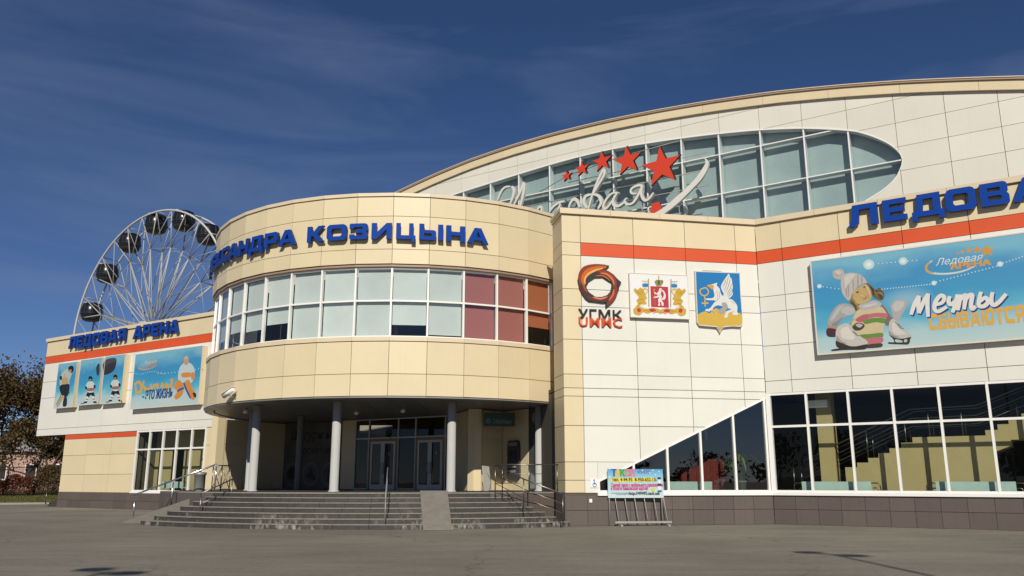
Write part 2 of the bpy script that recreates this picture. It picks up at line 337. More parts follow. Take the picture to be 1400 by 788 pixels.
# glazing
MUL=[-.013+1.5477*i for i in range(12)]+[RW-.45]
def mullions(mb,xs,z0,z1,hz,y0=-.02,y1=.12,wd=.085):
    for x in xs: mb.box(x-wd/2,x+wd/2,y0,y1,z0,z1)
    for z in hz: mb.box(xs[0],xs[-1],y0+.012,y1-.012,z-wd/2,z+wd/2)
mb=MB(); mullions(mb,[.10]+MUL[1:-1]+[RW-.45],WB,WT,[WB+.045,3.71,WT-.045])
mb.box(-.02,.16,-.05,.14,WB,WT)
rwin=part('right_wing_window',mb,[M_FRAME],FR)
def panes(parent,xs,zs,m,y=.05):
    for a,b in zip(xs[:-1],xs[1:]):
        for c,d in zip(zs[:-1],zs[1:]):
            mb=MB(); hx,hz=(b-a)/2-.03,(d-c)/2-.03; mb.quad((-hx,0,-hz),(hx,0,-hz),(hx,0,hz),(-hx,0,hz)); o=obj('pane',mb,m,parent,((a+b)/2,y,(c+d)/2)); o.rotation_euler=(random.gauss(0,.002),0,random.gauss(0,.002))
panes(rwin,MUL,[WB,3.71,WT],M_WINGLASS)
# lobby behind the glass
mb=MB(); mb.box(.0,RW-.4,.16,9,1.0,1.17); mb.box(-8.8,RW-.4,8.2,8.4,1.17,5.3); mb.box(.0,RW-.4,.5,8.2,5.1,5.3); mb.box(RW-.75,RW-.45,.5,8.2,1.17,5.1)
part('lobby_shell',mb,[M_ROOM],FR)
# ---- staircase inside the lobby
SD=1.15
zz=zoomf(1200,520,4.635); z2=zoomf(1040,520,4.635)
S=lambda p,f=zz:sur(FR,*f(p),-SD)
nose=[S(p,z2) for p in [(538,552),(610,523),(680,493),(745,463),(815,430)]]+[S(p) for p in [(147,397),(218,362)]]
land=S((680,335)); top=[S((680,317)),S((757,280))]; end=S((830,275))
prof=[(nose[0][0]-.02,1.17)]
zc=1.17; st=[(nose[0][0],nose[0][1])]
outl=[(nose[0][0]-.02,1.17),(nose[0][0]-.02,nose[0][1])]
for i in range(1,7): outl+=[(nose[i][0],nose[i-1][1]),(nose[i][0],nose[i][1])]
outl+=[(top[0][0],nose[6][1]),(top[0][0],top[0][1]),(top[1][0],top[0][1]),(top[1][0],top[1][1]),(end[0],top[1][1]),(end[0],top[1][1]-.75),(top[0][0]+.2,2.62),(top[0][0]+.2,1.17)]
mb=MB(); mb.prism([outl],SD,SD+1.35)
xe,ze=end[0],top[1][1]
for i in range(6): mb.box(xe+.42*i,xe+.42*(i+1),SD+.003,SD+1.347,ze-.55+.175*i,ze+.175*(i+1)) 
part('staircase',mb,[M_OLIVE],FR)
def rail_path(mb,pts,r=.022): mb.tube(pts,r,6)
mb=MB()
base=[(nose[0][0]-1.6,nose[0][1]-.75),(nose[0][0],nose[0][1]),(nose[6][0],nose[6][1]+.05),(top[0][0]-.2,top[0][1]-.1),(end[0]+2.4,end[1]+1.0)]
for yy in (SD+.08,SD+1.25):
    for hgt in (.35,.65,1.0): rail_path(mb,[(x,yy,z+hgt) for x,z in base],.02 if hgt<1 else .028)
    for p in [(0.54,1.17),(nose[2][0],nose[2][1]),(nose[4][0]+.6,nose[4][1]),(nose[6][0]+.6,nose[6][1]),(nose[6][0]+1.7,nose[6][1]),(end[0]+.3,ze)]: rail_path(mb,[(p[0],yy,p[1]),(p[0],yy,p[1]+1.02)])
part('stair_railing',mb,[M_STEEL],FR)
cx0=S((390,640),z2)[0]; cx1=S((490,640),z2)[0]
mb=MB(); mb.box(cx0,cx1,SD-.1,SD+.5,1.17,5.1); part('lobby_pier',mb,[M_OLIVE],FR)
mb=MB(); mb.box(cx0-.25,cx1-.05,SD-.5,SD-.1,4.45,4.72); part('ceiling_unit',mb,[M_FRAME],FR)

# ---- front block (angled, with the three emblems) -----------------------------
FX=-8.32                                        # left corner of its front
DIA=((-7.05,1.64),(0.0,4.90))                  # sloping head of the low window
ka=(DIA[1][1]-DIA[0][1]); kb=(DIA[1][0]-DIA[0][0])
# above the line: z - z0 >= ka/kb (x-x0)  ->  ka*x - kb*z <= ka*x0-kb*z0
above=(ka,-kb,ka*DIA[0][0]-kb*DIA[0][1])
mb=MB()
bk=clip([(FX+.05,1.0),(-.02,1.0),(-.02,RT),(FX+.05,RT)],*above); mb.prism([bk],.04,.5); mb.box(FX+.05,-7.06,.042,.5,1.0,1.7)
mb.box(FX+.05,0,.04,.5,0,1.0); mb.box(FX+.05,FX+.5,.5,1.5,0,RT)
fwall=part('front_block_wall',mb,[M_JOINT],FF)
fj=[FX,-7.55,-5.34,-3.13,-.92,0]
frows=[1.19,1.65,2.32,3.67,4.78,5.09,5.62,6.97,8.29,8.98,10.345,10.885,12.02]
for i,(a,b) in enumerate(zip(fj[:-1],fj[1:])):
    for z0,z1 in zip(frows[:-1],frows[1:]):
        m=M_CREAM if i==0 or z0>10.8 else (M_RED if z0>10.3 else M_WHITE)
        if i==1 and z0<2:
            panel(fwall,a,-7.05,z0,z1,m,y=.04,gap=.008); panel(fwall,-7.05,b,z0,z1,m,y=.04,gap=.008,clips=(above,))
        else: panel(fwall,a,b,z0,z1,m,y=.04,clips=(above,) if i and z0<4.95 else ())
# return of the block towards the drum
for z0,z1 in zip(frows[:-1],frows[1:]):
    mb=MB(); mb.box(-.035,0,.01,1.5,-(z1-z0)/2+.011,(z1-z0)/2-.011); obj('facade_panel',mb,M_CREAM,fwall,(FX+.045,.035,(z0+z1)/2))
mb=MB(); mb.box(-.05,0,0,1.5,.0,1.18); obj('plinth_tile',mb,M_PLINTH,fwall,(FX+.045,.03,0))
caps(fwall,FX-.08,.0,12.14,2.1); mb=MB(); mb.box(FX-.04,0,-.03,.55,12.02,12.14); mb.box(FX-.04,FX+.5,.551,1.55,12.02,12.14); obj('cornice',mb,M_CREAM,fwall)
mb=MB(); mb.box(FX-.08,FX+.55,.552,1.6,12.14,12.27); obj('parapet_cap',mb,M_CAP,fwall)
plinth(fwall,FX+.02,0)
mb=MB(); mb.box(-7.08,.0,-.09,.16,1.085,1.19); obj('window_sill',mb,M_FRAME,fwall)
zd=lambda x:DIA[0][1]+ka/kb*(x-DIA[0][0])
mb=MB(); fm=[-7.02,-5.63,-4.26,-2.88,-1.48,-.11]
for x in fm: mb.box(x-.042,x+.042,-.02,.12,WB,zd(x)-.01)
mb.box(-7.02,0,-.008,.108,WB,WB+.09)
mb.prism([[(DIA[0][0],DIA[0][1]-.08),(DIA[1][0],DIA[1][1]-.08),(DIA[1][0],DIA[1][1]),(DIA[0][0],DIA[0][1])]],-.012,.10)
fwin=part('front_block_window',mb,[M_FRAME],FF)
for a,b in zip(fm[:-1],fm[1:]):
    mb=MB(); mb.prism([[(a+.03,WB+.05),(b-.03,WB+.05),(b-.03,zd(b-.03)-.05),(a+.03,zd(a+.03)-.05)]],.05,None); obj('pane',mb,M_FGLASS,fwin)
mb=MB(); mb.box(-8.0,0,.16,7,1.0,1.16); mb.box(-8.0,-7.7,.5,7,1.16,5.2); mb.box(-8.0,2,.5,7,5.25,5.4)
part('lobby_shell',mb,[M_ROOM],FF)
# wall tying the block to the drum
a=FF.w(FX+.04,1.52,0); b=Vector((2.35,37.4,0))
mb=MB(); mb.v=[]; 
def vwall(mb,a,b,z0,z1,th=.2,mi=0):
    d=(b-a).normalized(); n=Vector((-d.y,d.x,0))*th
    P=[a,b,b+n,a+n]; vs=[(p.x,p.y,z0) for p in P]+[(p.x,p.y,z1) for p in P]
    mb.add(vs,[(0,1,5,4),(1,2,6,5),(2,3,7,6),(3,0,4,7),(4,5,6,7),(3,2,1,0)],mi)
vwall(mb,a-DC,b-DC,0,12.0,-.3); part('link_wall',mb,[M_CREAM],DF)

# ---- the round drum -----------------------------------------------------------
T0=-59.43; TS=8.694
def pol(th,r,z): a=rad(th); return (r*math.sin(a),-r*math.cos(a),z)
TH=[T0+TS*i for i in range(-6,15)]            # facet edges
def ring(mb,r0,r1,z0,z1,ths,mi=0):
    k=len(ths); vs=[]
    for t in ths: vs+=[pol(t,r0,z0),pol(t,r1,z0),pol(t,r1,z1),pol(t,r0,z1)]
    fs=[]
    for i in range(k-1):
        a=4*i;b=a+4; fs+=[(a+1,b+1,b+2,a+2),(b,a,a+3,b+3),(a+2,b+2,b+3,a+3),(a,b,b+1,a+1)]
    fs+=[(0,1,2,3),(4*(k-1)+3,4*(k-1)+2,4*(k-1)+1,4*(k-1))]; mb.add(vs,fs,mi)
Rc=DRAD                                        # corner radius of the facets
mb=MB(); ring(mb,Rc-.5,Rc-.05,4.92,7.12,TH); ring(mb,Rc-.5,Rc-.05,10.30,13.2,TH)
k=len(TH); vs=[pol(t,Rc-.1,13.0) for t in TH]; mb.add(vs,[tuple(range(k))])
drum=part('entrance_drum',mb,[M_JOINT],DF)
drows=[(4.90,5.78),(5.78,7.10),(10.30,10.92),(10.92,12.34),(12.34,13.2)]
half=Rc*math.sin(rad(TS/2)); apo=Rc*math.cos(rad(TS/2)); _fc={}
for i in range(len(TH)-1):
    tm=(TH[i]+TH[i+1])/2
    for z0,z1 in drows:
        if (z0,z1) not in _fc:
            mb=MB(); mb.box(-half+.010,half-.010,-.035,0,-(z1-z0)/2+.011,(z1-z0)/2-.011); _fc[(z0,z1)]=mb.mesh('facade_panel',M_CREAM)
        p=pol(tm,apo-.035,(z0+z1)/2); o=link('facade_panel',_fc[(z0,z1)],drum,p,rad(tm)); o.rotation_euler=(random.gauss(0,.0015),0,rad(tm)+random.gauss(0,.0015))
    mb=MB(); ring(mb,Rc-.55,Rc+.06,13.2,13.34,[TH[i]+.03,TH[i+1]-.03]); obj('parapet_cap',mb,M_CAP,drum)
    mb=MB(); ring(mb,Rc-.5,Rc+.05,7.10,7.27,[TH[i]+.02,TH[i+1]-.02]); obj('window_sill',mb,M_CAP,drum)
mb=MB(); ring(mb,Rc-.6,Rc-.06,10.2,10.298,TH); obj('window_head',mb,M_BROWNCAP,drum)
# ribbon of drum windows
RG=Rc-.20; mb=MB()
def radial_box(mb,th,r0,r1,w,z0,z1,mi=0):
    a=rad(th); d=Vector((math.cos(a),math.sin(a),0)); n=Vector((math.sin(a),-math.cos(a),0))
    P=[n*r1-d*w/2,n*r1+d*w/2,n*r0+d*w/2,n*r0-d*w/2]; vs=[(p.x,p.y,z0) for p in P]+[(p.x,p.y,z1) for p in P]
    mb.add(vs,[(0,1,5,4),(1,2,6,5),(2,3,7,6),(3,0,4,7),(4,5,6,7),(3,2,1,0)],mi)
for t in TH: radial_box(mb,t,RG-.10,RG+.05,.075,7.27,10.2)
for z in (7.31,8.79,10.16): ring(mb,RG-.08,RG+.03,z-.035,z+.035,TH)
dwin=part('drum_window_band',mb,[M_FRAME],DF)
hw=RG*math.sin(rad(TS/2))-.04; ap=RG*math.cos(rad(TS/2))
ex={-2:.0,-1:.0,0:.35,1:.48,2:.42,3:.52,7:.34,8:.07}           # how far each lower blind is drawn up (share of the pane)
for i in range(len(TH)-1):
    tm=(TH[i]+TH[i+1])/2; fi=i-6
    for lo,(z0,z1) in ((1,(7.33,8.76)),(0,(8.82,10.13))):
        mb=MB(); h=(z1-z0)/2; mb.quad((-hw,0,-h),(hw,0,-h),(hw,0,h),(-hw,0,h)); o=obj('pane',mb,M_DRUMGLASS,dwin,pol(tm,ap-.01,(z0+z1)/2),rad(tm)); o.rotation_euler=(random.gauss(0,.003),0,rad(tm)+random.gauss(0,.008))
        up=(ex.get(fi,0) if lo else 0)*(z1-z0)
        if fi==11 and lo: up=.55*(z1-z0)
        if fi==10 and lo: up=.0
        bm=M_OBLIND if fi>=11 else (M_HAZEBLIND if fi>=9 else M_BLIND)
        bw=hw-.02; mb=MB(); mb.box(-bw,bw,-.006,.006,z0+up+.01-(z0+z1)/2,h); mb.box(-bw,bw,-.016,.016,z0+up-(z0+z1)/2,z0+up+.03-(z0+z1)/2)
        obj('roller_blind',mb,bm,dwin,pol(tm,ap-.16,(z0+z1)/2),rad(tm))
mb=MB(); ring(mb,7.5,7.8,7.0,10.3,TH); 
vs=[pol(t,7.7,7.1) for t in TH]; vo=[pol(t,Rc-.4,7.1) for t in TH]; n_=len(TH)
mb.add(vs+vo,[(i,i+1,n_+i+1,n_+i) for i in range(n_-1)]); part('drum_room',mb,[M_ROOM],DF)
# soffit under the drum, in planks
mb=MB(); ring(mb,Rc-.45,Rc-.04,4.84,4.9,TH,0); sof=part('soffit',mb,[M_SOFFIT],DF)
for i in range(16):
    x0=-9.5+i*1.19; x1=x0+1.175
    hx=max(abs(x0),abs(x1)); 
    f=lambda x:math.sqrt(max(9.62**2-x*x,0))
    mb=MB(); z=4.875
    mb.prism([[(x0,-f(x0)),(x1,-f(x1)),(x1,7.5),(x0,7.5)]],z,z+.05,f=lambda x,y,zz_:(x,zz_,y)); obj('soffit_panel',mb,M_SOFFIT,sof)
mb=MB(); ring(mb,0.1,Rc-.5,4.93,5.0,TH); obj('soffit_deck',mb,M_DARK,sof)
# columns
for i,(th,r,rr) in enumerate([(-42,9.0,.178),(-13.4,9.0,.178),(17.2,9.0,.178),(45,9.0,.178),(-62.5,8.0,.178)]):
    mb=MB(); p=pol(th,r,0); p=(p[0]+.007,p[1]+.58,0); mb.lathe([(rr+.05,1.2),(rr+.05,1.24),(rr,1.25),(rr,4.86),(0,4.86)],24,0,(p[0],p[1],0)); part('column',mb,[M_COLUMN],DF)
q=Vector((-10.75,43.2,0))-DC; mb=MB(); mb.lathe([(.17,1.2),(.17,4.86)],20,0,q); part('column',mb,[mat('shaded_column_paint',(.12,.125,.13),.5)],DF)  # inner column: shadow under the drum put into a darker paint

# ---- entrance walls under the drum ----------------------------------------------
EZ0,EZ1=1.2,4.84
def ewall(name,a,b,m,joints=(2.35,3.55),gapx=None,plate=True):
    a=Vector((*a,0)); b=Vector((*b,0)); L=(b-a).length; ang=math.atan2(b.y-a.y,b.x-a.x); fr=Frame(a,ang)
    mb=MB(); mb.box(0,L,.04,.35,EZ0-.1,EZ1); o=part(name,mb,[M_CREAM],fr)
    zs=[EZ0,*joints,EZ1]; n=max(1,round(L/2.2))
    for i in range(n):
        for z0,z1 in zip(zs[:-1],zs[1:]): panel(o,L*i/n,L*(i+1)/n,z0,z1,m,y=.04)
    return fr,o,L
fa,_,_=ewall('side_wall',(-15.5,44.7),(-12.4,49.9),M_CREAM)
mb=MB(); mb.box(-.5,0,.0,.5,0,EZ1+.1); o=part('side_wall_end',mb,[M_CREAM],Frame((-15.5,44.7,0),A))
# main entrance wall on the line of the right wing: mural | pier | glazed doors
PE=lambda s:FR.w(s,0,0)
sM0,sM1,sP,sD1=-27.6,-23.1,-22.14,-15.78
aM=PE(sM0); 
M_MURAL=mat('mural_print',(.085,.08,.07),.6,var=.25,vscale=1.2)
mb=MB(); mb.box(sM0,sM1,.04,.35,EZ0-.1,EZ1); mur=part('mural_wall',mb,[M_MURAL],FR)
_=ewall('pier_wall',PE(sM1)[:2],PE(sP)[:2],M_CREAM)
# mural drawing: big brush lettering over three round emblems
M_INK=mat('mural_ink',(.022,.02,.02),.6); M_INK2=mat('mural_grey',(.15,.145,.13),.6)
def text_mesh(mb,body,x,z,h,y,mi=0,xs=1,shear=0,bold=0,align='LEFT',conv=None,width=None,space=1):
    c=bpy.data.curves.new('t','FONT'); c.body=body; c.size=1; c.fill_mode='FRONT'; c.shear=shear; c.offset=bold; c.align_x=align; c.resolution_u=2; c.space_character=space
    o=bpy.data.objects.new('t',c); COL.objects.link(o); dg=bpy.context.evaluated_depsgraph_get(); me=o.evaluated_get(dg).to_mesh()
    P=[tuple(v.co) for v in me.vertices]; F_=[tuple(p.vertices) for p in me.polygons]; o.evaluated_get(dg).to_mesh_clear(); bpy.data.objects.remove(o); bpy.data.curves.remove(c)
    if not P: return
    mnx=min(p[0] for p in P); mxx=max(p[0] for p in P); k=h/.73
    if width: xs=width/((mxx-mnx)*k)
    off=mnx if align=='LEFT' else 0
    conv=conv or (lambda x,y,z:(x,y,z)); fs=[]
    for f in F_:
        ar=sum(P[f[i-1]][0]*P[f[i]][1]-P[f[i]][0]*P[f[i-1]][1] for i in range(len(f))); fs.append(f if ar>0 else tuple(reversed(f)))
    mb.add([conv(x+(p[0]-off)*k*xs,y,z+p[1]*k) for p in P],fs,mi)
mb=MB()
text_mesh(mb,'Шагури н',sM0+.5,3.9,.5,.034,0,shear=.3,bold=.02); obj('printed_word',mb,[M_INK,M_INK2],mur); mb=MB(); text_mesh(mb,'оскет-в',sM0+1.5,3.1,.42,.034,0,shear=.3,bold=.02); obj('printed_word',mb,[M_INK,M_INK2],mur); mb=MB()
for i in range(3):
    cx=sM0+.75+1.45*i; lo=[(cx+.62*math.cos(2*PI*k/28),2.0+.62*math.sin(2*PI*k/28)) for k in range(28)]; li=[(cx+.54*math.cos(2*PI*k/28),2.0+.54*math.sin(2*PI*k/28)) for k in range(28)]
    mb.prism([lo,li],.036,None,1)
    mb.prism([smooth_closed([(cx-.3,1.75),(cx+.3,1.8),(cx+.36,2.1),(cx+.1,2.35),(cx-.3,2.25)] if i==0 else [(cx-.4,1.9),(cx+.4,1.7),(cx+.2,2.0),(cx,2.4),(cx-.2,2.0)] if i==1 else [(cx-.1,1.6),(cx+.1,1.6),(cx+.14,2.3),(cx-.12,2.3)])],.033,None,0)
obj('mural_drawing',mb,[M_INK,M_INK2],mur)
# glazed entrance
FE=Frame(PE(sP),A); LE=sD1-sP
mb=MB(); ex_=[0.04,1.02,3.03,4.19,6.09,LE-.04]; zt=3.82
for x in ex_: mb.box(x-.035,x+.035,-.02,.10,EZ0,EZ1)
for z in (EZ0+.03,zt,EZ1-.04): mb.box(ex_[0],ex_[-1],-.008,.088,z-.035,z+.035)
ent=part('entrance_glazing',mb,[M_FRAMESH],FE)
M_DOORGLASS=glass('door_glass',(.45,.45,.42),1.0)
for i,(a,b) in enumerate(zip(ex_[:-1],ex_[1:])):
    for z0,z1 in ((EZ0+.06,zt-.04),(zt+.04,EZ1-.07)):
        if i in (1,3) and z0<2: continue
        mb=MB(); mb.quad((a+.03,.04,z0),(b-.03,.04,z0),(b-.03,.04,z1),(a+.03,.04,z1)); obj('pane',mb,M_DOORGLASS,ent)
for (a,b) in ((1.02,3.03),(4.19,6.09)):
    mb=MB(); mb.box(a+.04,a+.14,-.05,.08,EZ0,zt-.04); mb.box(b-.14,b-.04,-.05,.08,EZ0,zt-.04); mb.box(a+.14,b-.14,-.05,.08,zt-.16,zt-.04); obj('door_surround',mb,M_WOODFRAME,ent)
    for k in (0,1):
        x0=a+.15+k*((b-a-.3)/2); x1=x0+(b-a-.3)/2-.01
        d=Frame(FE.o,A); mb=MB(); f=.12
        mb.box(x0,x0+f,-.03,.03,EZ0+.02,zt-.17); mb.box(x1-f,x1,-.03,.03,EZ0+.02,zt-.17); mb.box(x0+f,x1-f,-.03,.03,EZ0+.02,EZ0+.25); mb.box(x0+f,x1-f,-.03,.03,zt-.29,zt-.17)
        dr=part('door',mb,[M_FRAMESH],FE)
        mb=MB(); mb.quad((x0+f-.01,0,EZ0+.24),(x1-f+.01,0,EZ0+.24),(x1-f+.01,0,zt-.28),(x0+f-.01,0,zt-.28)); obj('pane',mb,M_DOORGLASS,dr)
        hx=x1-.06 if k==0 else x0+.06; mb=MB(); mb.tube([(hx,-.03,2.0),(hx-.06*(1-2*k),-.09,2.05),(hx-.06*(1-2*k),-.09,2.5),(hx,-.03,2.55)],.018,6); obj('door_handle',mb,M_STEEL,dr)
        if k!=(0 if a<2 else 0): 
            mb=MB(); mb.prism([[((x0+x1)/2+.07*math.cos(2*PI*j/16),3.0+.09*math.sin(2*PI*j/16)) for j in range(16)]],-.004,None); obj('door_sticker',mb,mat('sticker_yellow',(.35,.27,.05),.6),dr)
mb=MB(); mb.box(0,LE,3.0,3.2,EZ0,EZ1); mb.box(0,LE,.12,3.0,EZ0-.1,EZ0); mb.box(0,LE,.12,3.0,EZ1,EZ1+.1); part('vestibule',mb,[M_ROOM],FE)
# corner box right of the doors, cash machine wall and poster wall
K=Vector((-1.72,38.5)); Kl=FR.w(sD1,0,0)[:2]; K2=(-.45,40.2); K3=(.74,38.5); K4=(2.30,36.75)
fk1,_,lk1=ewall('corner_wall',Kl,K,M_CREAM); fk2,_,lk2=ewall('corner_wall',K,K2,M_CREAM); fk3,w3,lk3=ewall('cash_machine_wall',K2,K3,M_CREAM)
a=Vector((*K3,0)); b=Vector((*K4,0)); fk4=Frame(a,math.atan2(b.y-a.y,b.x-a.x)); lk4=(b-a).length
mb=MB(); mb.box(0,lk4,.04,.3,EZ0-.1,EZ1); pw=part('poster_wall',mb,[M_JOINT],fk4)
# platform infill under all of it
# ---- left wing -------------------------------------------------------------------
LT=11.05; LW=21.0; OV=3.55; LB=4.60
mb=MB(); mb.box(.02,LW,.04,.5,LB,LT); mb.box(OV,11.45,.04,.5,0,LB); mb.box(11.45,LW-2.6,.04,.5,0,.93); mb.box(.02,.45,.5,13,LB,LT); mb.box(OV,OV+.4,.5,13,0,LB); mb.box(.02,LW,.5,13,10.6,10.8); mb.box(.02,LW,.5,13,LB,LB+.15); mb.box(17.95,18.6,.04,.5,0,LB)
lwall=part('left_wing_wall',mb,[M_JOINT],FL)
lj=[0,2.2,4.9,7.6,10.3,13.0,15.7,18.4,LW]
for a,b in zip(lj[:-1],lj[1:]):
    for z0,z1,m in [(LB,5.04,M_WHITE),(5.04,7.14,M_WHITE),(7.14,8.25,M_WHITE),(8.25,9.52,M_WHITE),(9.52,10.03,M_RED),(10.03,LT,M_CREAM)]: panel(lwall,a,b,z0,z1,m,y=.04)
for z0,z1,m in [(LB,5.04,M_WHITE),(5.04,7.14,M_WHITE),(7.14,8.25,M_WHITE),(8.25,9.52,M_WHITE),(9.52,10.03,M_RED),(10.03,LT,M_CREAM)]:
    for j in range(4):
        mb=MB(); mb.box(-.035,0,-1.5,1.5,-(z1-z0)/2+.011,(z1-z0)/2-.011); obj('facade_panel',mb,m,lwall,(.02,1.56+3.02*j,(z0+z1)/2))
for a,b in ((OV,6.2),(6.2,8.85),(8.85,11.42)):
    for z0,z1,m in [(.95,2.04,M_CREAM),(2.04,3.25,M_CREAM),(3.25,4.28,M_CREAM),(4.28,4.585,M_RED)]: panel(lwall,a,b,z0,z1,m,y=.06,proud=.03)
for z0,z1,m in [(.95,2.04,M_CREAM),(2.04,3.25,M_CREAM),(3.25,4.28,M_CREAM),(4.28,4.585,M_RED)]:
    mb=MB(); mb.box(-.03,0,0,8,-(z1-z0)/2+.011,(z1-z0)/2-.011); obj('facade_panel',mb,m,lwall,(OV,.07,(z0+z1)/2))
for z0,z1 in ((.95,2.3),(2.3,3.6),(3.6,4.585)): panel(lwall,17.98,18.62,z0,z1,M_CREAM,y=.06,proud=.03)
caps(lwall,-.06,LW,11.16,2.7); mb=MB(); mb.box(-.03,LW,-.03,.55,LT,11.16); mb.box(-.03,.5,.551,13,LT,11.16); obj('cornice',mb,M_CREAM,lwall)
plinth(lwall,OV,LW-2.6,1.2,((0,.46),(.46,.93)))
mb=MB(); mb.box(11.35,18.0,-.05,.16,.93,1.03); obj('window_sill',mb,M_FRAME,lwall)
lm=[11.5,12.75,14.05,15.33,16.7,17.93]
mb=MB(); mullions(mb,lm,1.03,LB,[1.07,3.47,LB-.05],wd=.09); lwin=part('left_wing_window',mb,[M_FRAME],FL)
panes(lwin,lm,[1.03,3.47,LB],M_WINGLASS)
mb=MB(); mb.box(11.2,18.3,.3,3.0,.85,1.0); mb.box(11.0,11.3,.5,3.0,1.0,LB); mb.box(18.2,18.5,.5,3.0,1.0,LB); part('gym_floor',mb,[M_ROOM],FL)
mb=MB(); mb.box(11.2,13.0,1.5,1.7,1.0,LB); mb.box(13.0,14.1,1.5,1.7,3.5,LB); mb.box(14.1,18.3,1.5,1.7,1.0,LB); mb.box(16.6,17.0,.9,1.3,1.0,LB); part('gym_wall',mb,[M_OLIVE],FL)
mb=MB(); mb.box(13.0,15,3.2,3.3,1,LB); part('gym_back',mb,[M_DARK],FL)
# ---- arched hall behind -----------------------------------------------------------
RP=[(-46,15.2),(-42,17.2),(-38,18.9),(-34,20.3),(-31,21.1),(-27.87,21.80),(-24.27,22.5),(-21.42,22.93),(-18.24,23.17),(-14.92,23.26),(-11.3,23.21),(-7.95,23.04),(-4.4,22.76),(-1.12,22.42),(2.26,21.88),(5.03,21.35),(7.6,20.77),(10.27,20.14),(14,19.05),(18,17.7),(22,16.1)]
_rx=[p[0] for p in RP]; _c=np.polyfit(_rx,[p[1] for p in RP],6); rz_=lambda x: float(np.interp(x,_rx,[p[1] for p in RP])*.5+np.polyval(_c,x)*.5)-.22
FBH=.60                                        # fascia height
wt=[(-26.4,19.3),(-25.6,20.0),(-24.4,20.35),(-22.78,20.60),(-19.9,20.83),(-17.78,20.99),(-15.42,21.14),(-13.22,21.22),(-11.01,21.22),(-8.91,21.09),(-6.63,20.90),(-4.43,20.66),(-2.1,20.33),(.17,19.88),(2.36,19.24),(3.1,18.90),(3.74,18.48),(4.2,18.10),(4.52,17.72),(4.68,17.42),(4.75,17.1)]
wb_=[(-26.4,19.3),(-26.0,17.5),(-24,15.2),(-20,13.8),(-14,13.2),(-4,13.4),(0,14.15),(1.8,14.78),(3.11,15.37),(3.7,15.66),(4.12,15.95),(4.4,16.24),(4.6,16.58),(4.70,16.82),(4.75,17.1)]
_sm=lambda P:[(float(x),float(z)) for x,z in smooth_open(P,4)]
wt=_sm(wt); wb_=_sm(wb_)
wtop=lambda x:float(np.interp(x,[p[0] for p in wt],[p[1] for p in wt])); wbot=lambda x:float(np.interp(x,[p[0] for p in wb_],[p[1] for p in wb_]))
WX0,WX1=-26.4,4.75
def columns(x0,x1,step=.4):
    xs=sorted(set([x0,x1]+[p[0] for p in wt+wb_ if x0<p[0]<x1]+[x0+(x1-x0)*i/max(1,math.ceil((x1-x0)/step)) for i in range(math.ceil((x1-x0)/step))])); return xs
HB=11.0
def hall_cell(x0,x1,z0,z1,inside):
    """quads (front) of the cell lying outside / inside the lens window and below the fascia"""
    qs=[]; xs=columns(x0,x1)
    for a,b in zip(xs[:-1],xs[1:]):
        ta,tb=min(z1,rz_(a)-FBH+.05),min(z1,rz_(b)-FBH+.05)
        if inside:
            if a<WX0-1e-6 or b>WX1+1e-6: continue
            lo=(max(z0,wbot(a)),max(z0,wbot(b))); hi=(min(z1,wtop(a)),min(z1,wtop(b)))
            if hi[0]-lo[0]>1e-3 or hi[1]-lo[1]>1e-3: qs.append((a,b,min(lo[0],hi[0]),min(lo[1],hi[1]),hi[0],hi[1]))
        else:
            if a<WX0-1e-6 or b>WX1+1e-6: segs=[((z0,z0),(ta,tb))]
            else: segs=[((z0,z0),(min(ta,max(z0,wbot(a))),min(tb,max(z0,wbot(b))))),((max(z0,min(z1,wtop(a))),max(z0,min(z1,wtop(b)))),(ta,tb))]
            for lo,hi in segs:
                if hi[0]-lo[0]>1e-3 or hi[1]-lo[1]>1e-3: qs.append((a,b,lo[0],lo[1],max(hi[0],lo[0]),max(hi[1],lo[1])))
    return qs
def cell_mesh(mb,qs,y0,y1):
    for a,b,la,lb,ha,hb in qs:
        if y1 is None: mb.add([(a,y0,la),(b,y0,lb),(b,y0,hb),(a,y0,ha)],[(0,1,2,3)])
        else: mb.add([(a,y0,la),(b,y0,lb),(b,y0,hb),(a,y0,ha),(a,y1,la),(b,y1,lb),(b,y1,hb),(a,y1,ha)],[(0,1,2,3),(0,4,5,1),(2,6,7,3),(1,5,6,2),(3,7,4,0)])
mb=MB(); cell_mesh(mb,hall_cell(-46,22,HB,30,False),.05,.35); hall=part('hall_wall',mb,[M_JOINT],FU)
uj=[.13+2.243*i for i in range(-20,10)]; uz=[HB]+[11.48+1.2625*i for i in range(0,10)]
for a,b in zip(uj[:-1],uj[1:]):
    for c,d in zip(uz[:-1],uz[1:]):
        if d<13.4 and not(a<-20): 
            if d<12.4: continue
        qs=hall_cell(a+.011,b-.011,c+.011,d-.011,False)
        if not qs: continue
        mb=MB(); cell_mesh(mb,qs,.0,.05); obj('facade_panel',mb,M_HALL,hall)
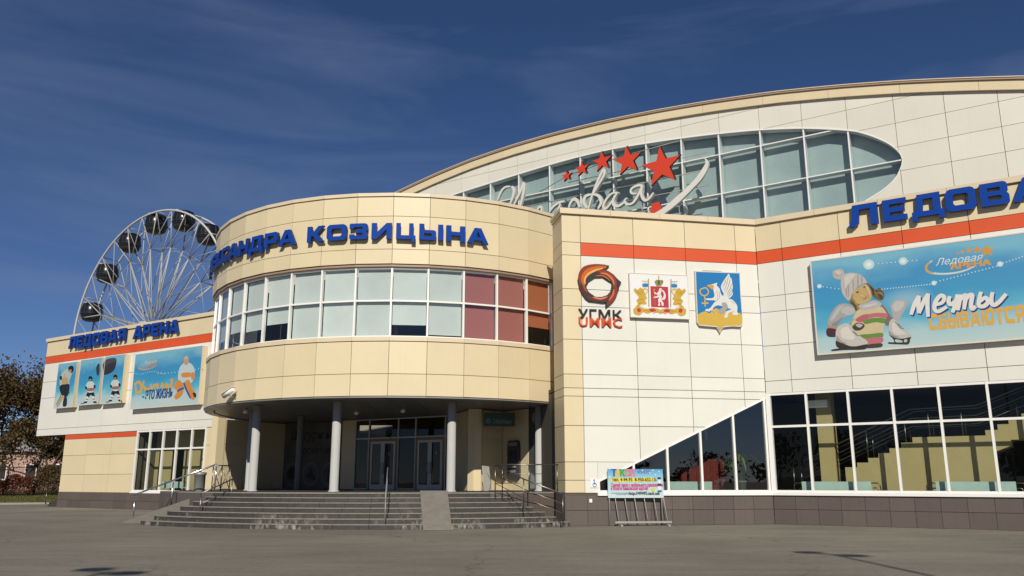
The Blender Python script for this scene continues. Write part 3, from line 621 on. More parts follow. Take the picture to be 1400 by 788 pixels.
# fascia, roof edge and vault
fx=[-46+.85*i for i in range(81)]
for i in range(0,80,4):
    mb=MB(); xs=fx[i:i+5]
    for a,b in zip(xs[:-1],xs[1:]):
        a2=a+(.012 if a==xs[0] else 0)
        cell_mesh(mb,[(a2,b,rz_(a2)-FBH,rz_(b)-FBH,rz_(a2)-.10,rz_(b)-.10)],-.16,.3)
    obj('fascia_panel',mb,M_CREAM,hall)
mb=MB()
for a,b in zip(fx[:-1],fx[1:]): cell_mesh(mb,[(a,b,rz_(a)-.10,rz_(b)-.10,rz_(a),rz_(b))],-.24,.3)
obj('roof_edge',mb,M_BROWNCAP,hall)
mb=MB()
for a,b in zip(fx[:-1],fx[1:]): cell_mesh(mb,[(a,b,rz_(a)+.002,rz_(b)+.002,rz_(a)+.05,rz_(b)+.05)],-.27,.3)
obj('roof_trim',mb,M_CAP,hall)
mb=MB(); vs=[]
for x in fx: vs+=[(x,.3,rz_(x)-.04),(x,60,rz_(x)-.04)]
mb.add(vs,[(2*i,2*i+2,2*i+3,2*i+1) for i in range(len(fx)-1)]); mb.box(-46,-45.7,.3,60,0,15.1); mb.box(21.7,22,.3,60,0,16); mb.box(-46,22,59.7,60,0,15.0); obj('roof_vault',mb,M_GREYMETAL,hall)
mb=MB(); mb.box(-46,-18,.06,.3,0,HB); obj('hall_base',mb,M_HALL,hall)
# lens window
um=[-22.15,-19.95,-17.74,-15.43,-13.23,-11.0,-8.83,-6.65,-4.44,-2.13,.16,2.36]
mb=MB()
for x in um: mb.box(x-.036,x+.036,.02,.50,wbot(x),wtop(x)-.005)
for z in (19.4,17.1,14.8):
    xs=[x for x in np.arange(WX0,WX1,.02) if wbot(x)<z-.05 and wtop(x)>z+.05]; mb.box(xs[0],xs[-1],.032,.47,z-.028,z+.028)
hwn=part('lens_window',mb,[M_FRAME],FU)
mb=MB()
xs=columns(WX0,WX1,.25)
for a,b in zip(xs[:-1],xs[1:]):
    da=.10; cell_mesh(mb,[(a,b,wtop(a)-.06,wtop(b)-.06,wtop(a)+.02,wtop(b)+.02)],-.02,.5); cell_mesh(mb,[(a,b,wbot(a)-.02,wbot(b)-.02,wbot(a)+.06,wbot(b)+.06)],-.02,.5)
obj('window_frame',mb,M_FRAME,hwn)
hx=[WX0]+um+[WX1]; hz=[12,14.8,17.1,19.4,22]
for a,b in zip(hx[:-1],hx[1:]):
    for c,d in zip(hz[:-1],hz[1:]):
        qs=hall_cell(a+.03,b-.03,c+.03,d-.03,True)
        if qs: mb=MB(); cell_mesh(mb,qs,.06,None); obj('pane',mb,M_HALLGLASS,hwn)
mb=MB(); cell_mesh(mb,hall_cell(WX0,WX1,12,22.1,True),.62,None); obj('inner_screen',mb,M_SCREEN,hwn)
# flat roofs between the facades and the hall (seen from above only)
mb=MB(); P=[FF.w(FX+.3,.5,11.9),FF.w(0,.5,11.9),FR.w(0,9.3,11.9),FR.w(-8,9.3,11.9)]; mb.add([p-DC for p in P],[(0,1,2,3)]); part('flat_roof',mb,[M_GREYMETAL],DF)

# ================================================================== ENTRANCE STEPS
steps=thing('entrance_steps','broad curved grey granite steps leading up to the entrance platform','steps',DC)
NR=7; RH=1.2/NR; RT0=11.57; TR=.335
def arc_slab(r0,r1,t0,t1,z0,z1,n):
    mb=MB(); ring(mb,r0,r1,z0,z1,[t0+(t1-t0)*i/n for i in range(n+1)]); return mb
for i in range(1,NR):
    r=RT0+TR*i; z=1.2-RH*i; f=i/(NR-1)
    tl=-31.5-9.0*f; tr=24+8.5*f; n=14
    for j in range(n):
        a=tl+(tr-tl)*j/n; b=tl+(tr-tl)*(j+1)/n
        mb=arc_slab(r-TR-.06,r,a+.02,b-.02,z-RH+.002,z,3)
        if j==0:                                   # rounded end stone
            mb=MB(); nd=MB(); q_=8; e0=a-3.4
            for u in range(q_):
                t0_,t1_=e0+(b-.02-e0)*(u/q_)**1.5,e0+(b-.02-e0)*((u+1)/q_)**1.5
                k0,k1=[1-min(1,(t_-e0)/4.6) for t_ in (t0_,t1_)]
                R0,R1=[r-(TR+.25)*(1-math.sqrt(max(0,1-k_*k_))) for k_ in (k0,k1)]
                for m_,za_,zb_,ov in ((mb,z-RH+.002,z,0),(nd,z-.022,z+.004,.018)):
                    I0,I1=pol(t0_,r-TR-.3,0),pol(t1_,r-TR-.3,0); O0,O1=pol(t0_,R0+ov,0),pol(t1_,R1+ov,0)
                    vs_=[(*p_[:2],zz__) for zz__ in (za_,zb_) for p_ in (I0,O0,O1,I1)]
                    m_.add(vs_,[(1,2,6,5),(4,5,6,7),(0,4,7,3),(0,1,5,4),(2,3,7,6)])
            st_=obj('step_stone',mb,M_STONE,steps); obj('tread',nd,M_NOSE,st_); continue
        st_=obj('step_stone',mb,M_STONE,steps); mb=MB(); ring(mb,r-TR-.03,r+.018,z-.022,z+.004,[a+.03+(b-a-.06)*k_/3 for k_ in range(4)]); obj('tread',mb,M_NOSE,st_)
# platform
mb=MB(); ths=[-62+i*3.5 for i in range(33)]
vs=[(0,0,0)]; top=[pol(t,RT0,1.2) for t in ths]; bot=[pol(t,RT0,0.0) for t in ths]; k=len(ths)
for i in range(k-1): mb.add([bot[i],bot[i+1],top[i+1],top[i]],[(0,1,2,3)])
back=[(7.6,-4.4,1.2),(7.6,2.6,1.2),(-10.4,7,1.2),(-10.6,1.6,1.2)]
mb.add(top+back,[tuple(range(k+4))]); obj('platform',mb,M_STONE,steps)
for i in range(k-1):
    if ths[i]<-36 or ths[i]>20: 
        for z0,z1 in ((.004,.6),(.6,1.17)):
            mb=arc_slab(RT0,RT0+.03,ths[i]+.03,ths[i+1]-.03,z0,z1-.006,1); obj('cheek_tile',mb,M_PLINTH,steps)
for i in range(k-1):
    mb=arc_slab(RT0-.5,RT0+.02,ths[i]+.02,ths[i+1]-.02,1.165,1.205,2); obj('edge_stone',mb,M_NOSE,steps)
# sloping stringer on the left
mb=MB(); mb.prism([[(-10.3,0),(-6.9,0),(-6.9,1.16),(-7.1,1.16),(-10.3,.04)]],-8.64,-8.52); obj('stringer',mb,mat('stringer_stone',(.15,.135,.115),.7,var=.1,vscale=5),steps)
# sheet ramp over the steps
a0=gnd(574,674,1.2);a1=gnd(612,674,1.2); 
mb=MB(); xl,xr=-3.38,-2.28; y1=31.55; y0=29.25
def R_(x,y,z): return (x-DC.x,y-DC.y,z)
vs=[R_(-2.98,y0,.01),R_(-2.02,y0+.05,.01),R_(-2.36,y1,1.24),R_(-3.36,y1-.03,1.24)]; vt=[(x,y,z+.04) for x,y,z in vs]
mb.add(vs+vt,[(4,5,6,7),(0,1,5,4),(1,2,6,5),(2,3,7,6),(3,0,4,7)]); mb.add([R_(-3.36,y1-.03,1.24),R_(-2.36,y1,1.24),R_(-2.45,y1+.6,1.215),R_(-3.4,y1+.6,1.215)],[(0,1,2,3)])
obj('ramp_plate',mb,mat('ramp_sheet',(.19,.172,.145),.75,var=.12,vscale=4),steps)
# kerb chips of salt/lime are in the stone material; small mats none

# ================================================================== RAILINGS
def railing(name,label,pts,posts,h=.95,mids=(.35,.65),r=.024,m=None):
    b=Vector(posts[0]); t=thing(name,label,'railing',b); m=m or M_STEEL
    mb=MB(); mb.tube([Vector(p)-b+Vector((0,0,h)) for p in pts],r,8); obj('handrail',mb,m,t)
    for q in mids: mb=MB(); mb.tube([Vector(p)-b+Vector((0,0,q)) for p in pts],r*.55,6); obj('rail',mb,m,t)
    for p in posts: mb=MB(); q=Vector(p)-b; mb.tube([q,q+Vector((0,0,h))],r*.9,8); obj('post',mb,m,t)
    return t
# left: long bright handrail over the stringer
ra=Vector((-15.35,35.2,0)); rb=dep(296,635,34.6); rb.z-=1.0
railing('handrail','long bright steel handrail sloping past the left wing window',[ra+Vector((-.1,0,.05)),rb],[ra,ra.lerp(rb,.47),rb],1.0,(),.034,M_BRIGHT)
p1=gnd(272,713,.17); p2=gnd(315,692,.69)
railing('stair_rail','short steel stair rail standing on the left of the steps',[p1+Vector((0,0,.0)),p2],[p1,p2],1.0,(.62,))
q1=dep(289,672,35.4); q2=dep(313,672,35.9); q1.z=q2.z=1.2
t=railing('platform_rail','steel guard rail with crossed bars at the left platform end',[q1,q2],[q1,q1.lerp(q2,.5),q2],1.05,(.1,))
for a,b in ((0,1),(1,0)):
    mb=MB(); A_=q1.lerp(q2,0)-q1; B_=q2-q1; 
    for s0,s1 in ((0,.5),(.5,1)): mb.tube([B_*s0+Vector((0,0,.1+.9*a)),B_*s1+Vector((0,0,.1+.9*b))],.014,6)
    obj('brace',mb,M_STEEL,t)
# right
g1=gnd(677,676,1.2); g1=Vector((-.62,32.25,1.2)); g2=Vector((2.55,32.25,1.2)); gm=Vector((.63,32.0,1.2))
h1=Vector((-.58,32.0,1.2)); 
railing('platform_rail','level steel guard rail on the platform beside the front block',[h1,gm,Vector((1.75,32.35,1.2))],[h1+Vector((.22,0.02,0)),gm,Vector((1.7,32.33,1.2))],1.02,(.34,.68))
s1=Vector((-.62,31.85,1.2)); s2=Vector((.42,31.0,.69)); s3=Vector((1.78,30.35,.17))
railing('stair_rail','steel stair rail sloping down the right end of the steps',[s1,s2,s3],[s1,s2,s3],1.0,(.34,.66))
c1=Vector((-4.55,31.4,1.2)); c2=Vector((-4.35,29.75,.17))
railing('stair_rail','slim dark stair rail in the middle of the steps before the doors',[c1,c2],[c1,c2],.9,(),.02,M_GREYMETAL)

# ================================================================== LETTERS AND SIGNS
GL={
'Л':(1.10,[[(0,0),(.2,0),(.36,.14),(.42,.76),(.82,.76),(.82,0),(1.1,0),(1.1,1),(.16,1),(.12,.3),(.06,.24),(0,.24)]]),
'Е':(.95,[[(0,0),(.95,0),(.95,.24),(.28,.24),(.28,.39),(.87,.39),(.87,.61),(.28,.61),(.28,.76),(.95,.76),(.95,1),(0,1)]]),
'Д':(1.22,[[(0,-.18),(.22,-.18),(.22,0),(1.0,0),(1.0,-.18),(1.22,-.18),(1.22,.23),(1.09,.23),(1.09,1),(.24,1),(.2,.4),(.13,.23),(0,.23)],[(.41,.23),(.81,.23),(.81,.77),(.47,.77)]]),
'О':(1.16,[[(.2,0),(.96,0),(1.08,.05),(1.16,.18),(1.16,.82),(1.08,.95),(.96,1),(.2,1),(.08,.95),(0,.82),(0,.18),(.08,.05)],[(.36,.25),(.80,.25),(.88,.33),(.88,.67),(.80,.75),(.36,.75),(.28,.67),(.28,.33)]]),
'В':(1.07,[[(0,0),(.9,0),(1.02,.05),(1.07,.15),(1.07,.40),(.98,.52),(1.04,.62),(1.04,.85),(.99,.95),(.88,1),(0,1)],[(.28,.23),(.74,.23),(.79,.28),(.79,.36),(.74,.41),(.28,.41)],[(.28,.61),(.72,.61),(.76,.65),(.76,.73),(.72,.77),(.28,.77)]]),
'А':(1.24,[[(0,0),(.3,0),(.39,.2),(.85,.2),(.94,0),(1.24,0),(.80,1),(.44,1)],[(.48,.41),(.76,.41),(.62,.74)]]),
'Я':(1.08,[[(0,0),(.34,0),(.56,.34),(.80,.34),(.80,0),(1.08,0),(1.08,1),(.16,1),(.05,.95),(.01,.84),(.01,.52),(.06,.42),(.24,.37)],[(.32,.56),(.80,.56),(.80,.77),(.32,.77),(.28,.72),(.28,.61)]]),
'Р':(1.06,[[(0,0),(.28,0),(.28,.3),(.9,.3),(1.02,.35),(1.06,.46),(1.06,.84),(1.02,.95),(.9,1),(0,1)],[(.28,.53),(.74,.53),(.78,.58),(.78,.72),(.74,.77),(.28,.77)]]),
'Н':(1.08,[[(0,0),(.28,0),(.28,.38),(.8,.38),(.8,0),(1.08,0),(1.08,1),(.8,1),(.8,.62),(.28,.62),(.28,1),(0,1)]]),
'К':(1.14,[[(0,0),(.28,0),(.28,.37),(.42,.37),(.76,0),(1.14,0),(.68,.5),(1.11,1),(.74,1),(.42,.63),(.28,.63),(.28,1),(0,1)]]),
'С':(1.08,[[(.2,0),(1.08,0),(1.08,.25),(.36,.25),(.28,.33),(.28,.67),(.36,.75),(1.08,.75),(1.08,1),(.2,1),(.08,.95),(0,.82),(0,.18),(.08,.05)]]),
'З':(1.06,[[(.05,0),(.9,0),(1.02,.05),(1.06,.14),(1.06,.42),(.96,.5),(1.06,.58),(1.06,.86),(1.02,.95),(.9,1),(.05,1),(.0,.95),(0,.68),(.27,.68),(.27,.77),(.77,.77),(.77,.61),(.35,.61),(.35,.4),(.77,.4),(.77,.23),(.27,.23),(.27,.32),(0,.32),(0,.05)]]),
'И':(1.10,[[(0,0),(.28,0),(.82,.6),(.82,0),(1.10,0),(1.10,1),(.82,1),(.28,.4),(.28,1),(0,1)]]),
'Ц':(1.24,[[(0,0),(.98,0),(.98,-.18),(1.24,-.18),(1.24,.24),(1.10,.24),(1.10,1),(.82,1),(.82,.24),(.28,.24),(.28,1),(0,1)]]),
'Ы':(1.36,[[(0,0),(.82,0),(.92,.05),(.96,.15),(.96,.47),(.92,.57),(.82,.62),(.28,.62),(.28,1),(0,1)],[(.28,.22),(.66,.22),(.70,.27),(.70,.36),(.66,.41),(.28,.41)]]),
}
GL['Т']=(1.0,[[(.36,0),(.64,0),(.64,.77),(1,.77),(1,1),(0,1),(0,.77),(.36,.77)]])
GL['Б']=(1.0,[[(0,0),(.84,0),(.96,.06),(1,.16),(1,.46),(.96,.57),(.84,.62),(.28,.62),(.28,.77),(.94,.77),(.94,1),(0,1)],[(.28,.22),(.70,.22),(.73,.26),(.73,.37),(.70,.41),(.28,.41)]])
GL['Ю']=(1.45,[[(0,0),(.26,0),(.26,.39),(.44,.39),(.44,.18),(.50,.05),(.62,0),(1.27,0),(1.39,.05),(1.45,.18),(1.45,.82),(1.39,.95),(1.27,1),(.62,1),(.50,.95),(.44,.82),(.44,.61),(.26,.61),(.26,1),(0,1)],[(.76,.24),(1.13,.24),(1.18,.3),(1.18,.7),(1.13,.76),(.76,.76),(.71,.7),(.71,.3)]])
def glyph(ch,h,wd,dep_,mats=(0,1)):
    mb=MB(); w0,lp=GL[ch]; sx=wd/w0; c=w0/2
    mb.prism([[((x-c)*sx,z*h) for x,z in l] for l in lp],-dep_,0,mats[0],mats[1])
    if ch=='Ы': mb.prism([[((x-c)*sx,z*h) for x,z in [(1.07,0),(1.36,0),(1.36,1),(1.07,1)]]],-dep_,0,mats[0],mats[1])
    return mb
_gl={}
def letter(ch,h,wd,parent,loc,rz=0,d=.14):
    k=(ch,round(h,3),round(wd,3))
    if k not in _gl: _gl[k]=glyph(ch,h,wd,d).mesh('letter',[M_BLUE,M_BLUESIDE])
    o=link('letter',_gl[k],parent,loc,rz); return o
# right wing:  ЛЕДОВАЯ АРЕНА (runs out of the picture)
sg=thing('letter_sign','large blue raised letters above the girl billboard on the right wing','sign',FR.w(3.7,-.10,11.26),FR.a)
LS=[('Л',3.76,4.82),('Е',5.01,5.84),('Д',6.0,7.11),('О',7.17,8.16),('В',8.30,9.20),('А',9.28,10.36),('Я',10.44,11.34),('А',12.1,13.15),('Р',13.25,14.15),('Е',14.28,15.1),('Н',15.25,16.17),('А',16.27,17.35)]
for ch,a,b in LS: letter(ch,.86,b-a,sg,((a+b)/2-3.7,0,0))
# left wing
sg=thing('letter_sign','blue raised letters over the hockey posters on the left wing','sign',FL.w(3.1,-.10,10.30),FL.a)
x=3.1
for ch in 'ЛЕДОВАЯ АРЕНА':
    if ch==' ': x+=.72; continue
    wd=GL[ch][0]*.84*(.86 if ch!='Е' else .92); letter(ch,.82,wd,sg,(x+wd/2-3.1,0,0)); x+=wd+.115
# drum
sg=thing('letter_sign','blue raised letters curving round the top of the entrance drum','sign',DC+Vector((0,0,11.29)))
LD=[('К',-19.3,-14.8),('О',-14.2,-9.3),('З',-8.6,-4.3),('И',-3.4,1.3),('Ц',2.3,6.8),('Ы',7.6,13.2),('Н',13.9,18.4),('А',18.9,24.2),
    ('А',-27.7,-22.3),('Р',-32.2,-27.9),('Д',-38.0,-32.8),('Н',-42.7,-38.4),('А',-48.0,-43.0),('С',-52.8,-48.4),('К',-57.7,-53.2),('Е',-62.2,-58.2),('Л',-67.2,-62.6),('А',-72.8,-67.6)]
for ch,a,b in LD:
    tm=(a+b)/2; r=DRAD+.09; letter(ch,.68,2*r*math.sin(rad(b-a)/2),sg,pol(tm,r,0),rad(tm),.13)

# roof-top script sign in front of the lens window
UO=1.0
us=thing('rooftop_sign','white script lettering with red stars standing before the lens window','sign',FU.w(-19,-UO,14.0),FU.a)
def uz_(p,f): x,z=sur(FU,*f(p),UO); return (x+19,z-14.0)
za=zoomf(660,200,8.757); zb=zoomf(780,190,7.0)
strokes=[(za,[(182,655),(205,590),(235,530),(280,492),(335,485)],.20),(za,[(355,482),(378,530),(368,600),(335,690)],.26),(za,[(497,430),(450,560),(380,700)],.24),(za,[(505,440),(492,560),(455,725)],.26),
 (za,[(650,790),(680,735),(705,735),(715,790)],.2),(za,[(800,800),(850,730),(920,680),(985,665)],.2),(za,[(935,690),(915,760),(905,820)],.2),(za,[(1035,740),(1060,680),(1100,640),(1140,670),(1165,740)],.24),
 (zb,[(-5,650),(15,600),(45,575),(75,600),(95,660)],.2),(zb,[(175,680),(215,540),(270,400),(322,300),(328,345),(270,450),(225,530)],.22),(zb,[(205,535),(150,555),(135,610),(165,668)],.26),(zb,[(225,535),(275,550),(300,610),(270,675)],.26),
 (zb,[(465,518),(400,530),(345,590),(320,650),(345,672),(400,610),(450,525)],.2),(zb,[(452,522),(415,590),(425,640),(470,645),(525,610)],.24),
 (zb,[(548,570),(525,595),(545,630),(600,620),(645,560),(690,460),(640,455),(590,485),(590,525),(640,530)],.2),(zb,[(690,462),(685,540),(715,592),(760,575),(803,520)],.22)]
for i,(f,pts,wd) in enumerate(strokes):
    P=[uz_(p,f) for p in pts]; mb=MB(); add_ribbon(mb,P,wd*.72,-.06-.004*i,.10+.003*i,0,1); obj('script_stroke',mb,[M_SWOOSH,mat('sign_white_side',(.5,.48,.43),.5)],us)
# swoosh
ob=[(1280,175),(1300,230),(1270,290),(1200,390),(1100,490),(1010,570),(930,640),(860,690),(760,745)]; ib=[(1290,180),(1328,235),(1310,310),(1255,400),(1160,500),(1070,590),(990,660),(930,705),(840,770)]
lo=[uz_(p,zb) for p in smooth_open(ob)]; li=[uz_(p,zb) for p in smooth_open(ib)]
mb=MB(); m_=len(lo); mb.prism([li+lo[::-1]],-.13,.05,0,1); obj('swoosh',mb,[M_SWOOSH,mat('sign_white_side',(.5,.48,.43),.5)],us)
def star(cx,cz,R,rot=0,r=.40): return [(cx+(R if k%2==0 else R*r)*math.sin(rot+PI*k/5),cz+(R if k%2==0 else R*r)*math.cos(rot+PI*k/5)) for k in range(10)][::-1]
for (px,py,R) in [(776.5,242,.36),(797.5,232,.50),(825,222,.66),(859.5,221,.93),(906,229,1.22)]:
    x,z=sur(FU,px,py,UO); mb=MB(); mb.prism([star(x+19,z-14,R,-.05)],-.18,-.02,0,1); st_=obj('star',mb,[M_STAR,M_BLACK],us); mb=MB(); mb.prism([star(x+19+.02,z-14+.07,R*1.02,-.05)],-.012,.03); obj('back_plate',mb,M_BLACK,st_)
# red word below it, mostly hidden by the parapet
xA,zA=sur(FU,898,282,UO)
for i,ch in enumerate('АРЕНА'):
    hgt=1.5 if ch!='А' or i==0 else 2.2
    mb=glyph(ch,hgt,1.55,.12); obj('red_letter',mb,[M_STAR,M_BLACK],us,(xA+19-1.85*(4-i),0,(zA-14-2.12) if i<4 else (zA-14-2.02)))
# carrier rods and posts
mb=MB()
for z in (15.2,16.6,17.4,18.3,19.3): mb.tube([(1.2 if z<19 else 5.4,.14,z-14),(14.2,.14,z-14)],.022,6)
for x,z in ((5.4,19.3),(12.2,20.4)): pass
mb.tube([(3.4,.14,5.1),(5.4,.14,5.75),(8.9,.14,6.2),(12.6,.14,6.35)],.022,6)
for x in np.arange(1.4,14,2.2): mb.tube([(x,.14,-2.4),(x,.14,3.6)],.03,6); mb.tube([(x,.14,2.2),(x,1.0,2.2)],.022,6)
obj('carrier_frame',mb,M_GREYMETAL,us)

# ================================================================== PRINTED BOARDS
def lin(h): 
    h=h.lstrip('#'); o=[]
    for i in (0,2,4):
        c=int(h[i:i+2],16)/255; o.append((c/12.92 if c<=.04045 else ((c+.055)/1.055)**2.4)/1.25)
    return tuple(min(.85,c) for c in o)
class Print:
    """flat print: colour areas laid over each other as thin films on a board"""
    def __init__(s,fr,off,x0,z0,zf=None): s.fr,s.off,s.x0,s.z0,s.zf=fr,off,x0,z0,zf; s.mb=MB(); s.mats=[]; s.ix={}; s.l=1
    def c(s,h):
        if h not in s.ix: s.ix[h]=len(s.mats); s.mats.append(mat('print_'+h.strip('#'),lin(h),.55,spec=.3,var=.05,vscale=9))
        return s.ix[h]
    def p(s,q): x,z=sur(s.fr,*(s.zf(q) if s.zf else q),s.off); return (x-s.x0,z-s.z0)
    def poly(s,pts,h,sm=True,n=4,holes=()):
        P=[s.p(q) for q in pts]; P=smooth_closed(P,n) if sm else P; H=[[s.p(q) for q in hl] for hl in holes]; H=[smooth_closed(q,n) for q in H] if sm else H
        s.mb.prism([P]+H,-.00016*s.l,None,s.c(h)); s.l+=1
    def line(s,pts,wd,h,taper=.35,n=5):
        P=[s.p(q) for q in pts]; add_ribbon(s.mb,P,wd,-.00016*s.l,None,s.c(h),None,n,taper); s.l+=3
    def dot(s,q,r,h,k=10,rz=None):
        x,z=s.p(q); s.mb.prism([[(x+r*math.cos(2*PI*i/k),z+(rz or r)*math.sin(2*PI*i/k)) for i in range(k)]],-.00016*s.l,None,s.c(h))
    def up(s): s.l+=1
    def text(s,body,q,hgt,h,width=None,fat=0,**kw):
        x,z=s.p(q)
        for dx,dz in ([(0,0)] if not fat else [(fat*a,fat*b*.6) for a in (-1,0,1) for b in (-1,1)]): text_mesh(s.mb,body,x+dx,z+dz,hgt,-.00016*s.l,s.c(h),width=width,**kw); s.l+=1
    def done(s,parent,name='print',kind=None):
        o=obj(name,s.mb,list(s.mats),parent); s.mb=MB()
        return tag(o,kind=kind)
def ice_mat(name,seed,w,h,flip=1):
    m=bpy.data.materials.new(name); m.use_nodes=True; t=m.node_tree; b=t.nodes['Principled BSDF']; b.inputs['Roughness'].default_value=.5
    tcn=t.nodes.new('ShaderNodeTexCoord'); mp=t.nodes.new('ShaderNodeMapping'); mp.inputs['Scale'].default_value=(1/w,1,1/h); t.links.new(tcn.outputs['Object'],mp.inputs[0])
    n=t.nodes.new('ShaderNodeTexNoise'); n.inputs['Scale'].default_value=2.6; n.inputs['Detail'].default_value=6; n.noise_dimensions='4D'; n.inputs['W'].default_value=seed; t.links.new(mp.outputs[0],n.inputs['Vector'])
    sx=t.nodes.new('ShaderNodeSeparateXYZ'); t.links.new(mp.outputs[0],sx.inputs[0])
    ad=t.nodes.new('ShaderNodeMath'); ad.operation='MULTIPLY_ADD'; ad.inputs[1].default_value=.55; t.links.new(n.outputs[0],ad.inputs[0]); t.links.new(sx.outputs['Z'],ad.inputs[2])
    r=t.nodes.new('ShaderNodeValToRGB'); e=r.color_ramp.elements
    cols=[(.28,'#c3d4d2'),(.46,'#b0cfd2'),(.58,'#5fb4cf'),(.80,'#3c9ac6'),(1.0,'#3f93c4'),(1.18,'#79b8cf')]
    e[0].position=cols[0][0]/1.4; e[0].color=(*lin(cols[0][1]),1); e[1].position=cols[-1][0]/1.4; e[1].color=(*lin(cols[-1][1]),1)
    for p_,c_ in cols[1:-1]: k=e.new(p_/1.4); k.color=(*lin(c_),1)
    dv=t.nodes.new('ShaderNodeMath'); dv.operation='DIVIDE'; dv.inputs[1].default_value=1.4; t.links.new(ad.outputs[0],dv.inputs[0]); t.links.new(dv.outputs[0],r.inputs[0])
    # soft white light bursts
    vo=t.nodes.new('ShaderNodeTexVoronoi'); vo.voronoi_dimensions='4D'; vo.inputs['W'].default_value=seed*1.7; vo.inputs['Scale'].default_value=2.4; t.links.new(mp.outputs[0],vo.inputs['Vector'])
    mr=t.nodes.new('ShaderNodeMapRange'); mr.inputs[1].default_value=.0; mr.inputs[2].default_value=.34; mr.inputs[3].default_value=.75; mr.inputs[4].default_value=0; t.links.new(vo.outputs['Distance'],mr.inputs[0])
    mxx=t.nodes.new('ShaderNodeMix'); mxx.data_type='RGBA'; mxx.inputs['B'].default_value=(*lin('#c9dcd9'),1); t.links.new(mr.outputs[0],mxx.inputs['Factor']); t.links.new(r.outputs[0],mxx.inputs['A'])
    t.links.new(mxx.outputs['Result'],b.inputs['Base Color']); return m
M_ALU=mat('board_rim',(.62,.58,.50),.5); 
def board(name,label,cat,fr,x0,x1,z0,z1,th,face,rim=M_ALU,side=None,group=None,edge=.05):
    t=thing(name,label,cat,fr.w(x0,-th,z0),fr.a,group); w,h=x1-x0,z1-z0
    mb=MB(); mb.box(.01,w-.01,.004,th-.004,.01,h-.01); obj('casing',mb,side or rim,t)
    mb=MB()
    for a in ((0,w,0,edge),(0,w,h-edge,h),(0,edge,edge,h-edge),(w-edge,w,edge,h-edge)): mb.box(a[0],a[1],-.012,.02,a[2],a[3])
    obj('rim',mb,rim,t)
    mb=MB(); mb.quad((.02,0,.02),(w-.02,0,.02),(w-.02,0,h-.02),(.02,0,h-.02)); obj('backdrop',mb,face,t)
    return t
# ---- the girl billboard ---------------------------------------------------------
bx0,bz1=sur(FR,1107,357,.24); bx0b,bz0=sur(FR,1116,486,.24); BX1=10.15
bb=board('billboard','wide blue billboard of a girl in a bobble hat with ice skates','billboard',FR,bx0,BX1,bz0,bz1,.24,ice_mat('ice_print_wide',3.1,BX1-bx0,bz1-bz0))
P=Print(FR,.245,bx0,bz0,zoomf(1100,360,6.0625))
P.poly([(270,50),(310,50),(330,85),(318,125),(280,135),(240,115),(235,70)],'#b9b4ad')
P.poly([(620,205),(655,240),(660,280),(640,310),(600,300),(560,270),(540,210),(500,160),(545,180),(585,220)],'#6e5c3e')
P.poly([(370,300),(405,305),(455,340),(458,390),(430,402),(400,350),(375,335)],'#8a7340')
P.poly([(385,270),(400,235),(440,205),(500,172),(535,200),(554,250),(548,300),(505,330),(450,338),(405,315)],'#c4aa70')
P.poly([(300,150),(320,100),(370,80),(430,85),(480,108),(518,160),(480,172),(430,205),(395,255),(372,308),(345,295),(310,240)],'#c2bab3')
for a,b in (((350,100),(365,280)),((395,92),(405,230)),((440,95),(440,195)),((330,130),(350,285)),((470,110),(475,170))): P.line([a,((a[0]+b[0])/2+3,(a[1]+b[1])/2),b],.05,'#a39b97')
P.poly([(425,243),(437,234),(452,238),(440,247)],'#4d3d28'); P.poly([(484,200),(495,192),(508,194),(497,203)],'#4d3d28')
P.line([(482,298),(500,295),(516,282)],.035,'#97604d'); P.line([(468,250),(484,262),(478,272)],.03,'#a2854f')
P.poly([(430,400),(480,380),(620,362),(672,390),(692,440),(665,500),(645,600),(632,690),(500,695),(430,600),(390,500)],'#d2c198')
P.poly([(520,428),(600,412),(686,420),(682,458),(600,446),(528,458)],'#c4717a')
P.poly([(498,470),(600,452),(676,464),(664,498),(590,490),(498,506)],'#6a8f45')
P.poly([(455,596),(560,585),(645,578),(642,618),(560,620),(480,628)],'#6a8f45')
P.poly([(505,630),(641,614),(636,662),(515,672)],'#c4717a'); P.poly([(500,680),(633,664),(633,696),(500,705)],'#4b4238')
P.poly([(450,350),(520,330),(572,308),(632,330),(622,362),(540,386),(470,388)],'#bdb8b3')
P.poly([(195,512),(262,520),(264,552),(188,545)],'#b58d80'); P.poly([(188,542),(262,550),(272,602),(220,613),(184,596)],'#4b3036')
P.poly([(192,480),(230,400),(280,345),(350,335),(410,368),(417,410),(380,435),(330,452),(290,492),(262,522),(205,515)],'#a8a6a5')
P.poly([(300,400),(340,360),(405,375),(415,410),(370,432),(330,420)],'#bdbbb9')
P.poly([(395,530),(430,495),(480,500),(498,525),(460,557),(410,555)],'#3d4a34'); P.poly([(422,512),(455,500),(482,515),(455,535)],'#c9aeb4'); P.poly([(420,470),(480,430),(532,425),(525,460),(470,490)],'#b9686f')
P.line([(365,535),(385,490),(415,455)],.05,'#b09a86')
P.poly([(665,500),(690,440),(735,460),(745,500),(700,520)],'#77726b'); P.poly([(715,380),(718,335),(770,302),(842,312),(842,365),(800,440),(772,492),(742,472)],'#b3afad')
P.poly([(730,350),(770,315),(825,325),(800,385),(750,400)],'#c6c2bf'); P.line([(640,345),(680,400),(722,465)],.06,'#8b6b52')
P.poly([(265,545),(330,500),(382,520),(440,590),(512,640),(516,672),(400,690),(330,670),(265,642)],'#c9c3ba'); P.poly([(262,643),(330,670),(400,692),(516,672),(516,692),(490,716),(330,720),(230,729),(228,716),(285,705),(265,690)],'#3c332c')
